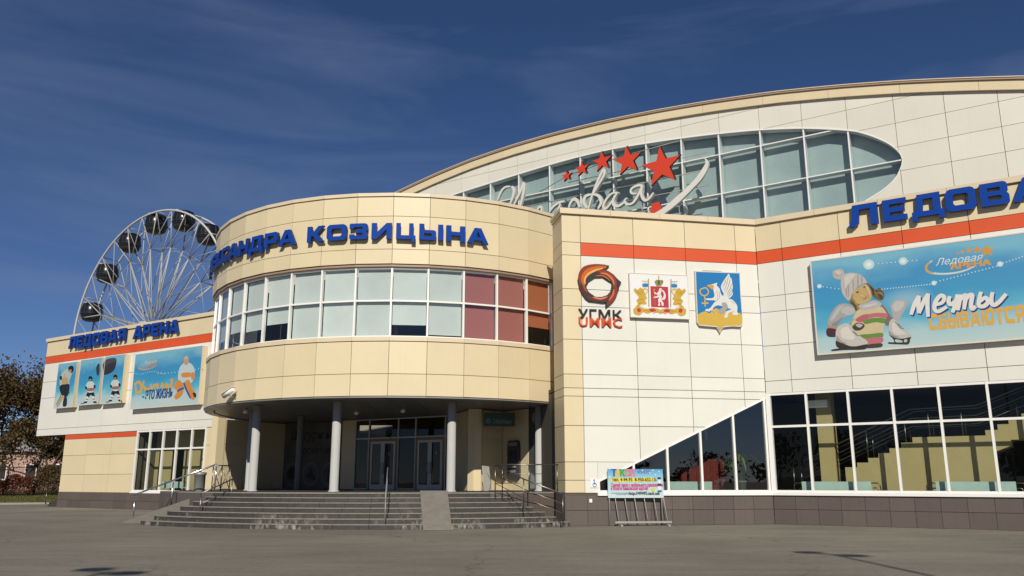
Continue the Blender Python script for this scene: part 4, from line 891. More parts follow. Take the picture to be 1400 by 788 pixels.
P.poly([(700,500),(730,460),(760,480),(800,530),(875,590),(880,610),(800,626),(735,606),(703,590)],'#c6c0b7'); P.poly([(702,595),(735,612),(800,628),(880,612),(876,630),(862,671),(800,673),(700,668),(698,655),(742,655),(735,628)],'#40362f')
P.poly([(752,632),(800,640),(812,655),(760,656)],'#b9c8c9'); P.poly([(825,636),(850,632),(848,652),(828,655)],'#b9c8c9')
for a in (0,1,2): P.line([(750+16*a,490+22*a),(790+16*a,515+14*a)],.04,'#3a3430'); 
for a in (0,1,2): P.line([(385+18*a,565+14*a),(425+14*a,575+14*a)],.04,'#5a544d')
for pts,c in (([(388,275),(398,250),(406,262),(404,290),(425,318),(405,312)],'#ad925a'),([(500,185),(530,205),(545,250),(538,285),(525,240)],'#d4bb84'),([(455,265),(480,255),(490,275),(470,285)],'#d0b57c'),([(505,265),(530,250),(538,270),(515,285)],'#c99a78')): P.poly(pts,c)
for a,b,c in (((560,215),(600,285),'#8d774f'),((585,225),(640,295),'#4f4029'),((600,245),(650,270),'#9a8359'),((545,195),(575,260),'#4f4029'),((385,320),(430,390),'#5e4c29'),((415,330),(445,385),'#a58d58')): P.line([a,((a[0]+b[0])/2+8,(a[1]+b[1])/2-6),b],.06,c)
for pts,c in (([(330,120),(370,90),(420,92),(400,130),(360,180),(335,210)],'#d3ccc5'),([(248,75),(280,60),(305,75),(280,100)],'#cfc9c2'),([(300,560),(345,525),(385,560),(420,610),(380,640),(310,620)],'#dcd6cd'),([(270,600),(300,640),(350,665),(300,660),(268,640)],'#a39c93'),([(720,520),(745,490),(785,540),(840,585),(790,600),(735,580)],'#d8d2c9'),([(705,560),(735,595),(790,615),(740,608),(706,590)],'#a29b92'),([(210,480),(245,410),(290,360),(330,350),(290,400),(250,460)],'#bdbbba'),([(225,505),(270,480),(320,445),(280,500),(250,518)],'#8e8c8c'),([(470,365),(530,345),(600,330),(580,350),(510,370)],'#d2cdc8')): P.poly(pts,c)
P.done(bb,'girl_print')
Q=Print(FR,.25,bx0,bz0,zoomf(1090,310,4.148))
dots=[(125+i*22,338+min(i,5)*3) for i in range(7)]+[(480+i*16,355-i*1.6) for i in range(18)]+[(770+i*20,318-i*5.2) for i in range(20)]+[(460+i*24,210-i*2.2) for i in range(10)]+[(1150+i*18,212-i*6) for i in range(8)]
for d in dots: Q.dot(d,.022,'#d5e4e2')
Q.done(bb,'printed_lights','stuff'); Q.up()
for d,r in (((125,338),.09),((600,195),.15),((1150,212),.10),((775,320),.09),((405,215),.2)): Q.dot(d,r,'#c4dcdf',14); Q.up(); Q.dot(d,r*.5,'#e6efec',14)
Q.done(bb,'printed_lights','stuff'); Q.up()
Q.line([(765,192),(732,225),(745,258),(830,268),(930,255),(1015,222)],.07,'#d6d9d4'); Q.line([(752,200),(730,228),(742,255),(775,264)],.075,'#e0a040')
Q.done(bb,'printed_swoosh')
for (q,r) in (((1075,136),.26),((1018,131),.15),((972,135),.13),((935,144),.09),((910,151),.07)):
    x,z=Q.p(q); Q.mb.prism([star(x,z,r)],-.00016*Q.l,None,Q.c('#d99a3c')); Q.up(); Q.done(bb,'printed_star')
Q.text('Ледовая',(785,222),.26,'#dfe5e3',shear=.35,width=1.55); Q.done(bb,'printed_word'); Q.text('АРЕНА',(870,243),.21,'#e0a040',width=1.28,fat=.016); Q.done(bb,'printed_word')
Q.l+=4; zt_=Q.p((752,588)); wT=sur(FR,1403,440,.25)[0]-bx0-zt_[0]
tot=sum(GL[c_][0]+.14 for c_ in 'СБЫВАЮТСЯ')-.14; kx=wT/tot; gx=zt_[0]
for c_ in 'СБЫВАЮТСЯ':
    for lp in [GL[c_][1]]+([[[(1.07,0),(1.36,0),(1.36,1),(1.07,1)]]] if c_=='Ы' else []): Q.mb.prism([[(gx+x_*kx,zt_[1]+z_*.60) for x_,z_ in l_] for l_ in lp],-.00016*Q.l,None,Q.c('#e3ae4e'))
    gx+=(GL[c_][0]+.14)*kx
Q.l+=3; Q.done(bb,'printed_word'); Q.l+=4
for dx,dy,c in ((7,8,'#1f3f8c'),(0,0,'#e9e4dc')):
    for pts in ([(645,500),(665,440),(690,392)],[(690,392),(687,440),(690,492)],[(690,492),(715,430),(742,380)],[(742,380),(738,440),(742,512)],
      [(775,445),(820,432),(834,402),(812,392),(785,425),(778,465),(800,482),(848,455)],[(864,395),(858,425),(870,442),(902,420)],[(908,385),(897,440),(880,488)],
      [(927,385),(918,430),(910,475)],[(918,425),(942,395),(957,392),(951,430),(945,470)],[(950,425),(972,392),(992,390),(985,440),(992,468),(1012,452)],
      [(1042,370),(1030,420),(1032,450),(1062,450),(1082,425),(1066,403),(1036,425)],[(1107,372),(1100,420),(1112,445),(1142,430),(1185,382)]):
        Q.line([(a+dx,b+dy) for a,b in pts],.145,c,.7)
Q.done(bb,'printed_word')
# ---- left wing posters ------------------------------------------------------------
zl=zoomf(60,425,5.435); PD=.36
def player(P,cx,top,h,f=1,shirt='#c9d6d2'):
    q=lambda x,y:(cx+f*x*h,top+y*h)
    P.line([q(.10,.34),q(.02,.60),q(-.22,.98),q(-.36,1.0)],.05,'#2b2a2c',.8)
    P.poly([q(-.1,.58),q(.12,.58),q(.16,.75),q(.1,.78),q(.02,.68),q(-.08,.8),q(-.16,.76)],'#23262b')
    P.poly([q(-.15,.74),q(-.07,.77),q(-.13,.92),q(-.2,.93)],'#dfe4e1'); P.poly([q(.06,.75),q(.14,.74),q(.19,.92),q(.12,.93)],'#dfe4e1'); P.poly([q(-.21,.92),q(-.12,.92),q(-.13,.98),q(-.26,.98)],'#2b2d30'); P.poly([q(.11,.92),q(.19,.91),q(.25,.98),q(.13,.98)],'#2b2d30'); P.poly([q(-.15,.81),q(-.08,.84),q(-.1,.87),q(-.17,.85)],'#b06a52'); P.poly([q(.08,.82),q(.15,.81),q(.17,.85),q(.1,.86)],'#b06a52')
    P.poly([q(-.11,.22),q(0,.16),q(.10,.2),q(.17,.33),q(.12,.42),q(.09,.58),q(-.09,.58),q(-.10,.42),q(-.17,.37)],shirt); P.poly([q(.12,.32),q(.18,.31),q(.2,.4),q(.14,.44)],'#2b2d33'); P.poly([q(-.19,.36),q(-.13,.38),q(-.12,.47),q(-.18,.46)],'#2b2d33'); P.line([q(-.08,.25),q(-.07,.4),q(-.08,.55)],.04,'#9fb0b4'); P.poly([q(-.1,.44),q(.12,.42),q(.12,.52),q(-.1,.53)],'#a8674f')
    P.poly([q(-.06,.02),q(.02,-.02),q(.08,.04),q(.07,.14),q(0,.18),q(-.06,.12)],'#1f2024'); P.poly([q(-.03,.09),q(.04,.09),q(.03,.15),q(-.02,.15)],'#b48b6c')
specs=[('poster_board','narrow blue poster of a leaning hockey player, leftmost of three','74,559,79,498,99,556'),('poster_board','narrow pale blue poster of a hockey player, middle of three','105,555,109,493,134,552'),('poster_board','narrow blue poster with a large black puck above a player','138,553,143,488,165,549')]
for i,(nm,lb,s) in enumerate(specs):
    v=[float(a) for a in s.split(',')]; x0,z0=sur(FL,v[0],v[1],PD); x0b,z1=sur(FL,v[2],v[3],PD); x1,_z=sur(FL,v[4],v[5],PD)
    x0=(x0+x0b)/2
    t=board(nm,lb,'poster',FL,x0,x1,z0,z1,PD,ice_mat('ice_print_%d'%i,5.3+i*2.7,x1-x0,z1-z0),M_ALU,M_CREAM,'hockey posters on the left wing',.03)
    P=Print(FL,PD+.002,x0,z0,zl)
    if i==0:
        P.poly([(135,460),(190,425),(210,450),(190,520),(185,545),(125,560),(118,520)],'#b9bdb3'); P.poly([(118,560),(185,545),(185,610),(165,640),(130,625)],'#25292c'); P.poly([(182,425),(200,408),(220,418),(218,450),(200,462),(185,450)],'#1f2024'); P.poly([(188,440),(205,438),(202,458),(190,456)],'#b48b6c'); P.poly([(118,490),(132,485),(134,510),(120,512)],'#25292c'); P.line([(125,500),(150,560),(120,640),(90,700)],.06,'#3a3634',.8); P.line([(150,470),(160,500),(175,520)],.05,'#8d9a98')
        P.poly([(125,640),(150,632),(120,690),(100,718),(95,705)],'#c09a6a'); P.poly([(150,645),(170,645),(168,705),(140,708)],'#2b2d30'); P.poly([(140,500),(175,500),(178,540),(135,545)],'#b8a470'); P.line([(175,545),(180,600),(190,610)],.09,'#34363a')
    elif i==1:
        player(P,345,490,200,1); P.poly([(388,440),(395,405),(414,395),(410,470),(396,480)],'#3a3b40')
    else:
        P.poly([(440,400),(470,362),(530,352),(538,390),(515,450),(450,478),(442,440)],'#34353a'); P.poly([(440,395),(470,360),(530,352),(534,375),(480,398),(442,425)],'#4a4b50'); player(P,530,478,200,1)
    P.done(t,'player_print')
x0,z0=sur(FL,179,560,PD); x0b,z1=sur(FL,184,485,PD); x1,_z=sur(FL,271,553,PD); x0=(x0+x0b)/2
t=board('billboard','blue billboard with an orange-clad goalkeeper beside the hockey posters','billboard',FL,x0,x1,z0,z1,PD,ice_mat('ice_print_goalie',11.2,x1-x0,z1-z0),M_ALU,M_CREAM,None,.03)
P=Print(FL,PD+.002,x0,z0,zl)
P.poly([(1010,420),(1050,385),(1095,395),(1120,440),(1112,500),(1090,540),(1020,530),(995,500)],'#c2d0d2'); P.poly([(1040,350),(1060,342),(1075,360),(1072,395),(1050,405),(1040,385)],'#c39b7d'); P.poly([(1045,345),(1062,335),(1072,355),(1045,362)],'#cbb48f')
P.poly([(1025,465),(1085,460),(1090,490),(1028,495)],'#d98d44'); P.poly([(1095,460),(1120,465),(1115,510),(1095,505)],'#d98d44')
P.poly([(970,550),(1000,515),(1030,540),(1040,580),(1025,630),(985,660),(968,640),(990,600),(970,575)],'#d98d44'); P.poly([(1045,530),(1080,515),(1100,570),(1125,610),(1120,655),(1095,660),(1065,610),(1048,570)],'#d98d44')
P.line([(1040,535),(1060,590),(1090,650)],.14,'#3e5b96',.7); P.line([(990,600),(1015,585),(1040,575)],.14,'#3e5b96',.7); P.poly([(1105,610),(1130,615),(1130,645),(1115,640)],'#35373c')
P.done(t,'goalkeeper_print')
for pts in ([(680,545),(685,600),(695,610)],[(672,548),(705,530),(725,560),(715,600),(690,612)],[(745,520),(725,590),(722,612)],[(745,560),(755,585),(790,580)],[(795,545),(800,570),(815,570),(818,545)],[(830,545),(850,575)],[(850,540),(838,578)],[(870,575),(880,545),(890,575)],[(900,560),(915,545),(912,570),(930,575),(935,545)],[(940,515),(955,520),(940,580)]): P.line(pts,.17,'#e0a63f',.7)
P.done(t,'printed_word'); P.text('- ЭТО ЖИЗНЬ',(732,662),.55,'#2c4a86',width=2.75*sur(FL,234,540,PD)[0]/16*1.12,fat=.025); P.done(t,'printed_word')
P.line([(720,405),(705,430),(760,438),(830,415)],.06,'#d6a85a'); P.done(t,'printed_swoosh'); P.text('Ледовая',(745,400),.22,'#d8dcd2',shear=.3,width=1.3); P.done(t,'printed_word'); P.text('АРЕНА',(752,425),.18,'#d9a24a',width=1.2); P.done(t,'printed_word')
for (q,r) in (((832,368),.12),((812,360),.1),((795,362),.07)):
    x,z=P.p(q); P.mb.prism([star(x,z,r)],-.00016*P.l,None,P.c('#d99a3c')); P.up(); P.done(t,'printed_star')
for i in range(16): P.dot((660+i*16,462-.0*i+10*math.sin(i*.5)),.03,'#cfe0df'); 
for i in range(14): P.dot((850+i*25,465-((i/3.6)**2)*3),.035,'#d8e6e4')
P.done(t,'printed_lights','stuff')
# ---- emblems on the front block -----------------------------------------------------
ze=zoomf(860,360,7.88)
ax0,az1=sur(FF,860,373,.16); ax1,az0=sur(FF,943,437,.16)
t=board('emblem_board','white emblem board with a red shield between two golden griffins','emblem',FF,ax0,ax1,az0,az1,.16,mat('board_white',(.72,.71,.69),.5),M_ALU,None,None,.025)
P=Print(FF,.165,ax0,az0,ze); GO='#d2ac45'; GO2='#b98d2c'; RD='#c23a4c'
for f in (1,-1):
    mx_=lambda pts:[(x,y) if f==1 else (662-x,y+6) for x,y in pts]
    P.poly(mx_([(140,205),(212,200),(212,268),(142,266)]),'#e3e0d8',False); P.poly(mx_([(146,226),(180,218),(210,224),(210,252),(180,258),(148,254)]),'#2f7fc4'); P.line(mx_([(210,165),(212,300),(214,470)]),.045,'#a9987a',.9); P.line(mx_([(138,190),(175,196),(212,192)]),.03,'#c7a05a',.9)
    P.poly(mx_([(75,330),(52,300),(60,270),(95,285),(120,262),(150,275),(175,268),(205,285),(200,320),(180,345),(195,380),(175,400),(190,440),(150,450),(130,480),(90,500),(70,470),(95,440),(80,400),(105,370)]),GO); 
    for a,b in (((70,300),(110,340)),((95,300),(130,345)),((125,290),(150,330)),((100,400),(160,390)),((95,440),(150,425)),((170,300),(190,330))): P.line(mx_([a,((a[0]+b[0])/2+4,(a[1]+b[1])/2-4),b]),.03,GO2)
    P.poly(mx_([(160,290),(190,285),(200,310),(175,330)]),'#e6dfc6'); P.poly(mx_([(120,455),(150,445),(155,475),(125,480)]),'#e8e4da')
    P.poly(mx_([(50,490),(110,470),(180,490),(260,480),(330,500),(330,535),(250,530),(200,545),(150,530),(110,565),(55,545)]),GO); P.poly(mx_([(85,495),(115,485),(130,515),(100,530)]),RD); P.poly(mx_([(215,500),(265,490),(290,515),(240,525)]),RD); P.line(mx_([(150,520),(190,510),(220,530)]),.03,GO2)
    P.line(mx_([(260,545),(300,525),(335,540)]),.035,'#d6846a')
P.poly([(230,248),(420,256),(428,480),(238,470)],RD,False)
P.poly([(275,200),(300,180),(330,185),(358,180),(370,205),(350,235),(345,248),(298,246),(290,232)],'#8f8c4c'); P.poly([(308,190),(320,182),(332,192),(328,235),(312,235)],'#55603a'); P.line([(320,180),(320,158),(320,135)],.035,'#8d8a4a'); P.line([(300,240),(322,246),(345,242)],.05,'#b5ab6b')
P.poly([(318,300),(330,272),(350,275),(348,305),(340,330),(352,360),(350,395),(370,430),(368,462),(350,450),(345,420),(330,425),(335,455),(312,458),(318,430),(312,395),(325,370),(300,372),(265,375),(268,362),(300,355),(310,340),(285,335),(265,312),(278,310),(298,325)],'#ece8e2'); P.poly([(350,395),(385,390),(395,350),(385,315),(362,288),(355,300),(372,325),(372,355),(360,375)],'#ece8e2'); P.line([(268,290),(275,360),(280,460)],.02,GO2); P.dot((270,287),.03,GO); P.line([(318,350),(335,345)],.02,RD)
P.done(t,'arms_print')
sh=[(712,82),(1197,100),(1205,300),(1225,560),(1228,650),(1205,685),(1110,680),(1020,690),(1000,715),(983,752),(965,715),(945,688),(850,680),(762,672),(735,635),(728,480),(718,280)]
o0=sur(FF,*ze((712,752)),.14); t=thing('emblem_shield','blue and gold shield with a white griffin holding a key','emblem',FF.w(o0[0],-.14,o0[1]),FF.a)
P=Print(FF,.14,o0[0],o0[1],ze); S_=[P.p(q) for q in sh]; mb=MB(); mb.prism([S_],0,.13); obj('casing',mb,M_ALU,t)
ins=lambda k:[(970+(x-970)*k,400+(y-400)*k) for x,y in sh]
P.poly(ins(.965),'#1f7cbc',False); 
P.poly([(742,560),(790,528),(830,522),(870,540),(905,500),(940,488),(990,510),(1040,520),(1100,500),(1150,540),(1185,535),(1215,560),(1218,640),(1195,672),(1015,680),(983,738),(950,680),(768,662),(745,625)],'#d9b24c',True,3)
P.line([(812,265),(770,285),(768,320),(800,350),(840,340),(856,305),(835,270),(812,265)],.05,'#d9b24c',.95); P.line([(815,345),(818,400),(820,470)],.05,'#d9b24c',.95); P.line([(782,430),(820,432),(856,430)],.06,'#d9b24c',.95)
WH='#e4e1dc'; GR='#a7a6a4'
P.poly([(1075,115),(1088,150),(1105,170),(1112,220),(1118,260),(1110,300),(1118,335),(1090,370),(1050,385),(1010,370),(1020,330),(1000,290),(990,250),(1010,205),(1040,160)],WH)
for a,b in (((1070,140),(1025,300)),((1090,170),(1040,320)),((1105,220),(1055,335)),((1110,265),(1060,350)),((1112,315),(1065,362)),((1045,170),(1005,260))): P.line([a,((a[0]+b[0])/2+6,(a[1]+b[1])/2),b],.022,'#75777a')
P.poly([(840,245),(870,232),(905,225),(950,212),(945,240),(975,275),(990,330),(1030,370),(1080,385),(1120,400),(1165,460),(1165,520),(1175,555),(1130,560),(1110,545),(1130,510),(1080,490),(1020,470),(960,455),(920,470),(880,515),(850,520),(820,512),(830,495),(870,488),(905,440),(930,405),(880,400),(830,395),(835,380),(890,378),(920,355),(910,300),(900,262),(870,262)],WH,True,3)
P.poly([(838,245),(870,230),(905,240),(912,270),(890,282),(868,262)],'#d9a24a'); P.poly([(1000,430),(1040,425),(1065,470),(1050,500),(1000,550),(960,520),(985,490),(1005,480)],GR); P.poly([(1035,555),(1050,520),(1100,500),(1140,490),(1120,520),(1070,540),(1060,585),(1025,585)],WH)
P.line([(905,480),(890,520),(905,555)],.025,WH); P.dot((905,245),.02,'#2f2f33'); P.up(); 
for a,b in (((940,300),(955,400)),((965,300),(970,390)),((920,420),(960,380)),((1100,410),(1130,440))): P.line([a,((a[0]+b[0])/2+8,(a[1]+b[1])/2),b],.02,'#9b9a98')
P.line([(875,508),(905,530),(908,550)],.03,'#8c8a86'); P.done(t,'griffin_print')
mb=MB(); a_=P.p((800,72)); b_=P.p((1000,85)); mb.box(a_[0],b_[0],.03,.09,b_[1]-.05,b_[1]+.0); obj('hanger',mb,M_GREYMETAL,t)
# company logo: swirl of flames over two raised words
zg=zoomf(780,350,6.567); o0=sur(FF,*zg((70,650)),.10); t=thing('logo_sign','orange and black flame swirl logo over raised black and orange letters','sign',FF.w(o0[0],-.10,o0[1]),FF.a)
P=Print(FF,.10,o0[0],o0[1],zg)
outer=[(118,95),(150,112),(230,84),(350,85),(335,105),(300,122),(330,132),(385,165),(420,205),(458,238),(442,262),(435,300),(415,350),(385,400),(350,440),(318,466),(316,440),(325,418),(285,420),(230,412),(165,405),(132,380),(105,340),(80,290),(66,220),(78,165)]
hole=[(140,270),(165,225),(220,190),(290,188),(345,225),(368,235),(372,270),(362,318),(330,352),(280,368),(225,368),(170,330),(148,300)]
So=[P.p(q) for q in outer]; Sh=[P.p(q) for q in hole]; mb=MB(); mb.prism([So,Sh],0,.09); obj('swirl',mb,M_BLACK,t)
for pts,wd,c in (([(95,250),(90,180),(130,120),(210,95),(320,90)],.22,'#8f3a1e'),([(120,270),(112,200),(150,140),(230,110),(320,100)],.17,'#d2671f'),([(130,255),(130,205),(165,160),(230,128),(290,112)],.085,'#eeb257'),
  ([(250,140),(310,145),(365,180),(395,235),(395,290)],.2,'#93382a'),([(270,155),(325,165),(375,210),(392,260)],.085,'#e07a34'),([(405,270),(400,330),(370,390),(330,440)],.2,'#8a3326'),([(390,300),(380,350),(345,400)],.09,'#d06a38'),([(360,350),(300,385),(220,385),(150,370)],.17,'#6f2a26'),([(330,368),(270,385),(200,372)],.07,'#dd8a5a'),([(140,360),(105,310),(90,250)],.13,'#5c2422'),([(150,330),(125,290),(118,250)],.06,'#b0511f'),([(225,180),(280,178),(330,200),(352,225)],.06,'#c4602c')): P.line(pts,wd,c,.15)
P.done(t,'flame_print')
def raised(body,q0,q1,col,depth=.07):
    x0,z0=P.p(q0); x1,z1=P.p(q1); mb=MB(); c=bpy.data.curves.new('t','FONT'); c.body=body; c.offset=.008; c.extrude=.5; c.resolution_u=2; c.space_character=1.04
    o=bpy.data.objects.new('t',c); COL.objects.link(o); dg=bpy.context.evaluated_depsgraph_get(); me=o.evaluated_get(dg).to_mesh(); V=[tuple(v.co) for v in me.vertices]; F_=[tuple(p.vertices) for p in me.polygons]; bpy.data.objects.remove(o)
    ax=min(v[0] for v in V); bx=max(v[0] for v in V); ay=min(v[1] for v in V); by=max(v[1] for v in V)
    mb.add([(x0+(v[0]-ax)/(bx-ax)*(x1-x0),-v[2]*depth+.05,z0+(v[1]-ay)/(by-ay)*(z1-z0)) for v in V],F_); obj('raised_word',mb,mat('logo_'+col.strip('#'),lin(col),.45),t)
raised('УГМК',(75,553),(462,488),'#1d1a18'); raised('UMMC',(78,630),(466,560),'#dd5522')

# ================================================================== THINGS AROUND THE ENTRANCE
def cyl(mb,p,r,h,n=16,mi=0): mb.lathe([(0,0),(r,0),(r,h),(0,h)],n,mi,p,False)
# security camera on the drum
t=thing('security_camera','white bullet security camera on the lower left of the drum','camera',DC+Vector(pol(-41.0,DRAD-.02,5.02)),rad(-41.0))
mb=MB(); mb.box(-.06,.06,-.05,.02,.0,.12); mb.tube([(0,-.03,.06),(-.05,-.20,.06),(-.08,-.30,.16)],.025,8); obj('bracket',mb,M_GREYMETAL,t)
mb=MB(); mb.tube([(.25,-.30,.36),(-.38,-.34,.10)],[.085,.095],12); obj('body',mb,M_FRAME,t); mb=MB(); mb.tube([(-.375,-.34,.10),(-.40,-.341,.09)],.07,12); obj('lens',mb,M_BLACK,t)
mb=MB(); mb.add([(.27,-.41,.46),(.27,-.19,.46),(-.48,-.23,.17),(-.48,-.45,.17),(.27,-.41,.48),(.27,-.19,.48),(-.48,-.23,.19),(-.48,-.45,.19)],[(0,3,2,1),(4,5,6,7),(0,1,5,4),(1,2,6,5),(2,3,7,6),(3,0,4,7)]); obj('sun_shield',mb,M_FRAME,t)
# dome lamps under the soffit
for (px,py,lb) in ((487.5,565,'small white globe lamp under the soffit left of the doors'),(551,562,'small white globe lamp under the soffit between the doors'),(336,563,'small globe lamp under the soffit beside the left column')):
    p=gnd(px,py,4.72); 
    if (p-DC).to_2d().length>9: p=p*.97; p.z=4.72
    t=thing('soffit_lamp',lb,'lamp',(p.x,p.y,4.62),0,'globe lamps under the soffit'); mb=MB(); mb.lathe([(0,0),(.07,.015),(.11,.06),(.115,.10),(.09,.16),(.05,.19),(0,.19)],14); obj('globe',mb,mat('lamp_opal',(.75,.74,.70),.25,coat=.4),t); mb=MB(); mb.lathe([(.05,.185),(.05,.25)],12); obj('stem',mb,M_STEEL,t)
# cash machine with green sign
t=thing('cash_machine','dark cash machine set in the cream wall right of the doors','cash machine',fk3.w(lk3*.48,0,EZ0),fk3.a); wd=.42
mb=MB(); out_=smooth_closed([(-.45,.55),(.0,.48),(.45,.55),(.46,1.5),(.42,2.2),(0,2.24),(-.42,2.2),(-.46,1.5)],3); mb.prism([out_],-.10,.02); obj('surround',mb,mat('atm_dark',(.05,.05,.055),.4),t)
mb=MB(); mb.box(-.33,.33,-.13,-.101,2.0,2.15); obj('top_light',mb,M_GREYMETAL,t); mb=MB(); mb.box(-.25,.25,-.125,-.101,1.35,1.8); obj('screen',mb,mat('screen_dark',(.02,.03,.05),.15),t); mb=MB(); mb.box(-.25,.25,-.22,-.101,1.02,1.10); mb.box(-.2,.2,-.16,-.101,.8,.92); obj('keypad',mb,M_GREYMETAL,t)
sgp=K2; fs=Frame((-1.15,38.75,0),math.radians(2)); 
t=thing('bank_sign','dark green bank sign board above the cash machine','sign',(-1.28,38.25,3.98),fk2.a*.15); mb=MB(); mb.box(0,1.42,-.06,.12,0.06,.66); obj('panel',mb,mat('bank_green',(.008,.05,.028),.4),t)
mb=MB(); text_mesh(mb,'Сбербанк',.42,.18,.2,-.064,0,width=.85); mb.prism([[(.2+.1*math.cos(2*PI*i/18),.28+.1*math.sin(2*PI*i/18)) for i in range(18)],[(.2+.06*math.cos(2*PI*i/18),.28+.06*math.sin(2*PI*i/18)) for i in range(18)]],-.064,None); obj('lettering',mb,mat('bank_white',(.22,.32,.26),.5),t)
# plaque, leaning board, poster
t=thing('wall_plaque','small grey notice plaque on the cream corner wall','plaque',fk1.w(lk1-.75,-.03,2.95),fk1.a); mb=MB(); mb.box(0,.5,-.02,.02,0,.95); obj('plate',mb,mat('plaque_grey',(.25,.25,.24),.4),t); mb=MB(); [mb.box(.06,.44-.1*(i%2),-.024,-.02,.12+i*.1,.15+i*.1) for i in range(7)]; obj('text_lines',mb,M_BLACK,t)
t=thing('leaning_board','pale grey board leaning on the corner wall beside the doors','board',(-1.2,37.95,1.205),fk2.a); mb=MB(); mb.add([(-.25,-.18,0),(.25,-.18,0),(.30,.0,1.05),(-.16,.0,1.08),(-.25,-.14,0),(.25,-.14,0),(.30,.04,1.05),(-.16,.04,1.08)],[(0,1,2,3),(7,6,5,4),(0,4,5,1),(1,5,6,2),(2,6,7,3),(3,7,4,0)]); obj('sheet',mb,mat('leaning_sheet',(.42,.41,.38),.6),t); mb=MB(); mb.tube(smooth_open([(.1,-.2,.05),(.28,-.12,.4),(.1,-.05,.75)]),.012,6); mb.tube(smooth_open([(-.1,-.3,.01),(.3,-.4,.01),(.5,-.3,.01)]),.012,6); obj('cable',mb,M_BLACK,t)
t=thing('wall_poster','large black and white puck poster behind the right column','poster',fk4.w(0,0,EZ0),fk4.a); mb=MB(); mb.box(.03,lk4-.03,-.0,.035,.02,3.6); obj('sheet',mb,mat('poster_dark',(.05,.05,.05),.5,var=.4,vscale=1.5),t)
mb=MB()
def el(cx,cz,a,b,rot,k=26): return [(cx+a*math.cos(2*PI*i/k)*math.cos(rot)-b*math.sin(2*PI*i/k)*math.sin(rot),cz+a*math.cos(2*PI*i/k)*math.sin(rot)+b*math.sin(2*PI*i/k)*math.cos(rot)) for i in range(k)]
mb.prism([el(1.15,1.9,.85,.55,-.5)],-.003,None,1); mb.prism([el(1.25,2.05,.8,.42,-.5)],-.006,None,0); mb.prism([el(1.3,2.1,.55,.28,-.5),el(1.3,2.1,.45,.2,-.5)],-.009,None,2); mb.prism([el(1.6,.9,.5,.7,.3)],-.003,None,2); mb.prism([el(1.7,.95,.4,.55,.3)],-.006,None,1); mb.prism([el(.5,3.2,.25,.25,0)],-.003,None,2); mb.prism([el(1.1,3.25,.2,.2,0)],-.003,None,2); mb.prism([[(.1,.1),(.8,.1),(.6,.5),(.15,.8)]],-.003,None,2)
obj('puck_print',mb,[M_BLACK,mat('poster_mid',(.09,.09,.09),.5),mat('poster_light',(.22,.22,.21),.5)],t)
t=thing('litter_bin','slim dark grey bin at the top of the left handrail','bin',dep(272,672,36.0).to_2d().to_3d()+Vector((0,0,0)),0); mb=MB(); mb.lathe([(0,0),(.24,0),(.24,.05),(.22,.06),(.22,1.85),(.25,1.86),(.25,1.98),(0,2.0)],18); obj('body',mb,M_GREYMETAL,t)
# taxi information board on a tube stand
g=gnd(835,719); g2=gnd(908,718.5); an=math.atan2(g2.y-g.y,g2.x-g.x); 
def tp(px,py): return sur(TF,px,py,0)
TF=Frame(Vector((g.x,g.y-.25,0)),an)
X0,Z1=tp(830.5,641.5); X1,_=tp(906,641.5); _,Z0=tp(832,681)
t=thing('info_board','colourful taxi advert board on a tube stand before the plinth','board',TF.o,TF.a)
mb=MB(); mb.box(X0,X1,0,.04,Z0,Z1); 
tm_=bpy.data.materials.new('taxi_backdrop'); tm_.use_nodes=True; tn=tm_.node_tree; tb=tn.nodes['Principled BSDF']; tcn=tn.nodes.new('ShaderNodeTexCoord'); sx=tn.nodes.new('ShaderNodeSeparateXYZ'); mr=tn.nodes.new('ShaderNodeMapRange'); mr.inputs[1].default_value=Z0; mr.inputs[2].default_value=Z1; cr=tn.nodes.new('ShaderNodeValToRGB'); e=cr.color_ramp.elements; e[0].color=(*lin('#d5e4e4'),1); e[1].color=(*lin('#4fa6d8'),1); e.new(.62).color=(*lin('#a8d6e2'),1)
tn.links.new(tcn.outputs['Object'],sx.inputs[0]); tn.links.new(sx.outputs['Z'],mr.inputs[0]); tn.links.new(mr.outputs[0],cr.inputs[0]); tn.links.new(cr.outputs[0],tb.inputs['Base Color']); tb.inputs['Roughness'].default_value=.5
obj('panel',mb,[tm_],t)
P=Print(TF,0,0,0,zoomf(825,630,8.295))
for ch,x,c in (('Т',95,'#2e4f8e'),('А',138,'#e8c23a'),('К',192,'#4fa04a'),('С',246,'#e08a3c'),('И',300,'#e07a9a')): P.text(ch,(x,178),.26,c,width=.17,fat=.016)
P.text('49495',(385,150),.16,'#6d86b0',width=.5,fat=.006)
P.poly([(78,195),(575,192),(578,240),(82,245)],'#f0dc4a',False); P.text('тел. 4-94-95  8-950-652-13-33',(98,234),.13,'#23303f',width=1.87,fat=.006)
P.text('Сделай заказ с мобильного приложения',(85,296),.13,'#cf3f86',width=2.0,fat=.006); P.text('и оплати банковской картой!',(85,334),.13,'#cf3f86',width=1.42,fat=.006)
P.text('http://49495.taxi.cab',(290,388),.12,'#2a2f3a',width=1.18,fat=.006); P.text('скачивайте приложение',(85,375),.05,'#4a5560',width=.72); P.text('на свой смартфон',(150,389),.05,'#4a5560',width=.48)
P.poly([(612,188),(652,188),(652,212),(612,212)],'#2c4a56',False); P.poly([(612,214),(655,214),(655,256),(612,256)],'#e6ebe8',False); P.poly([(612,262),(655,262),(655,286),(612,286)],'#2c4a56',False); P.poly([(614,290),(656,290),(656,336),(614,336)],'#e6ebe8',False); P.poly([(614,338),(660,338),(660,356),(614,356)],'#2a5f9a',False); P.poly([(545,315),(578,312),(580,348),(548,350)],'#d8d24a')
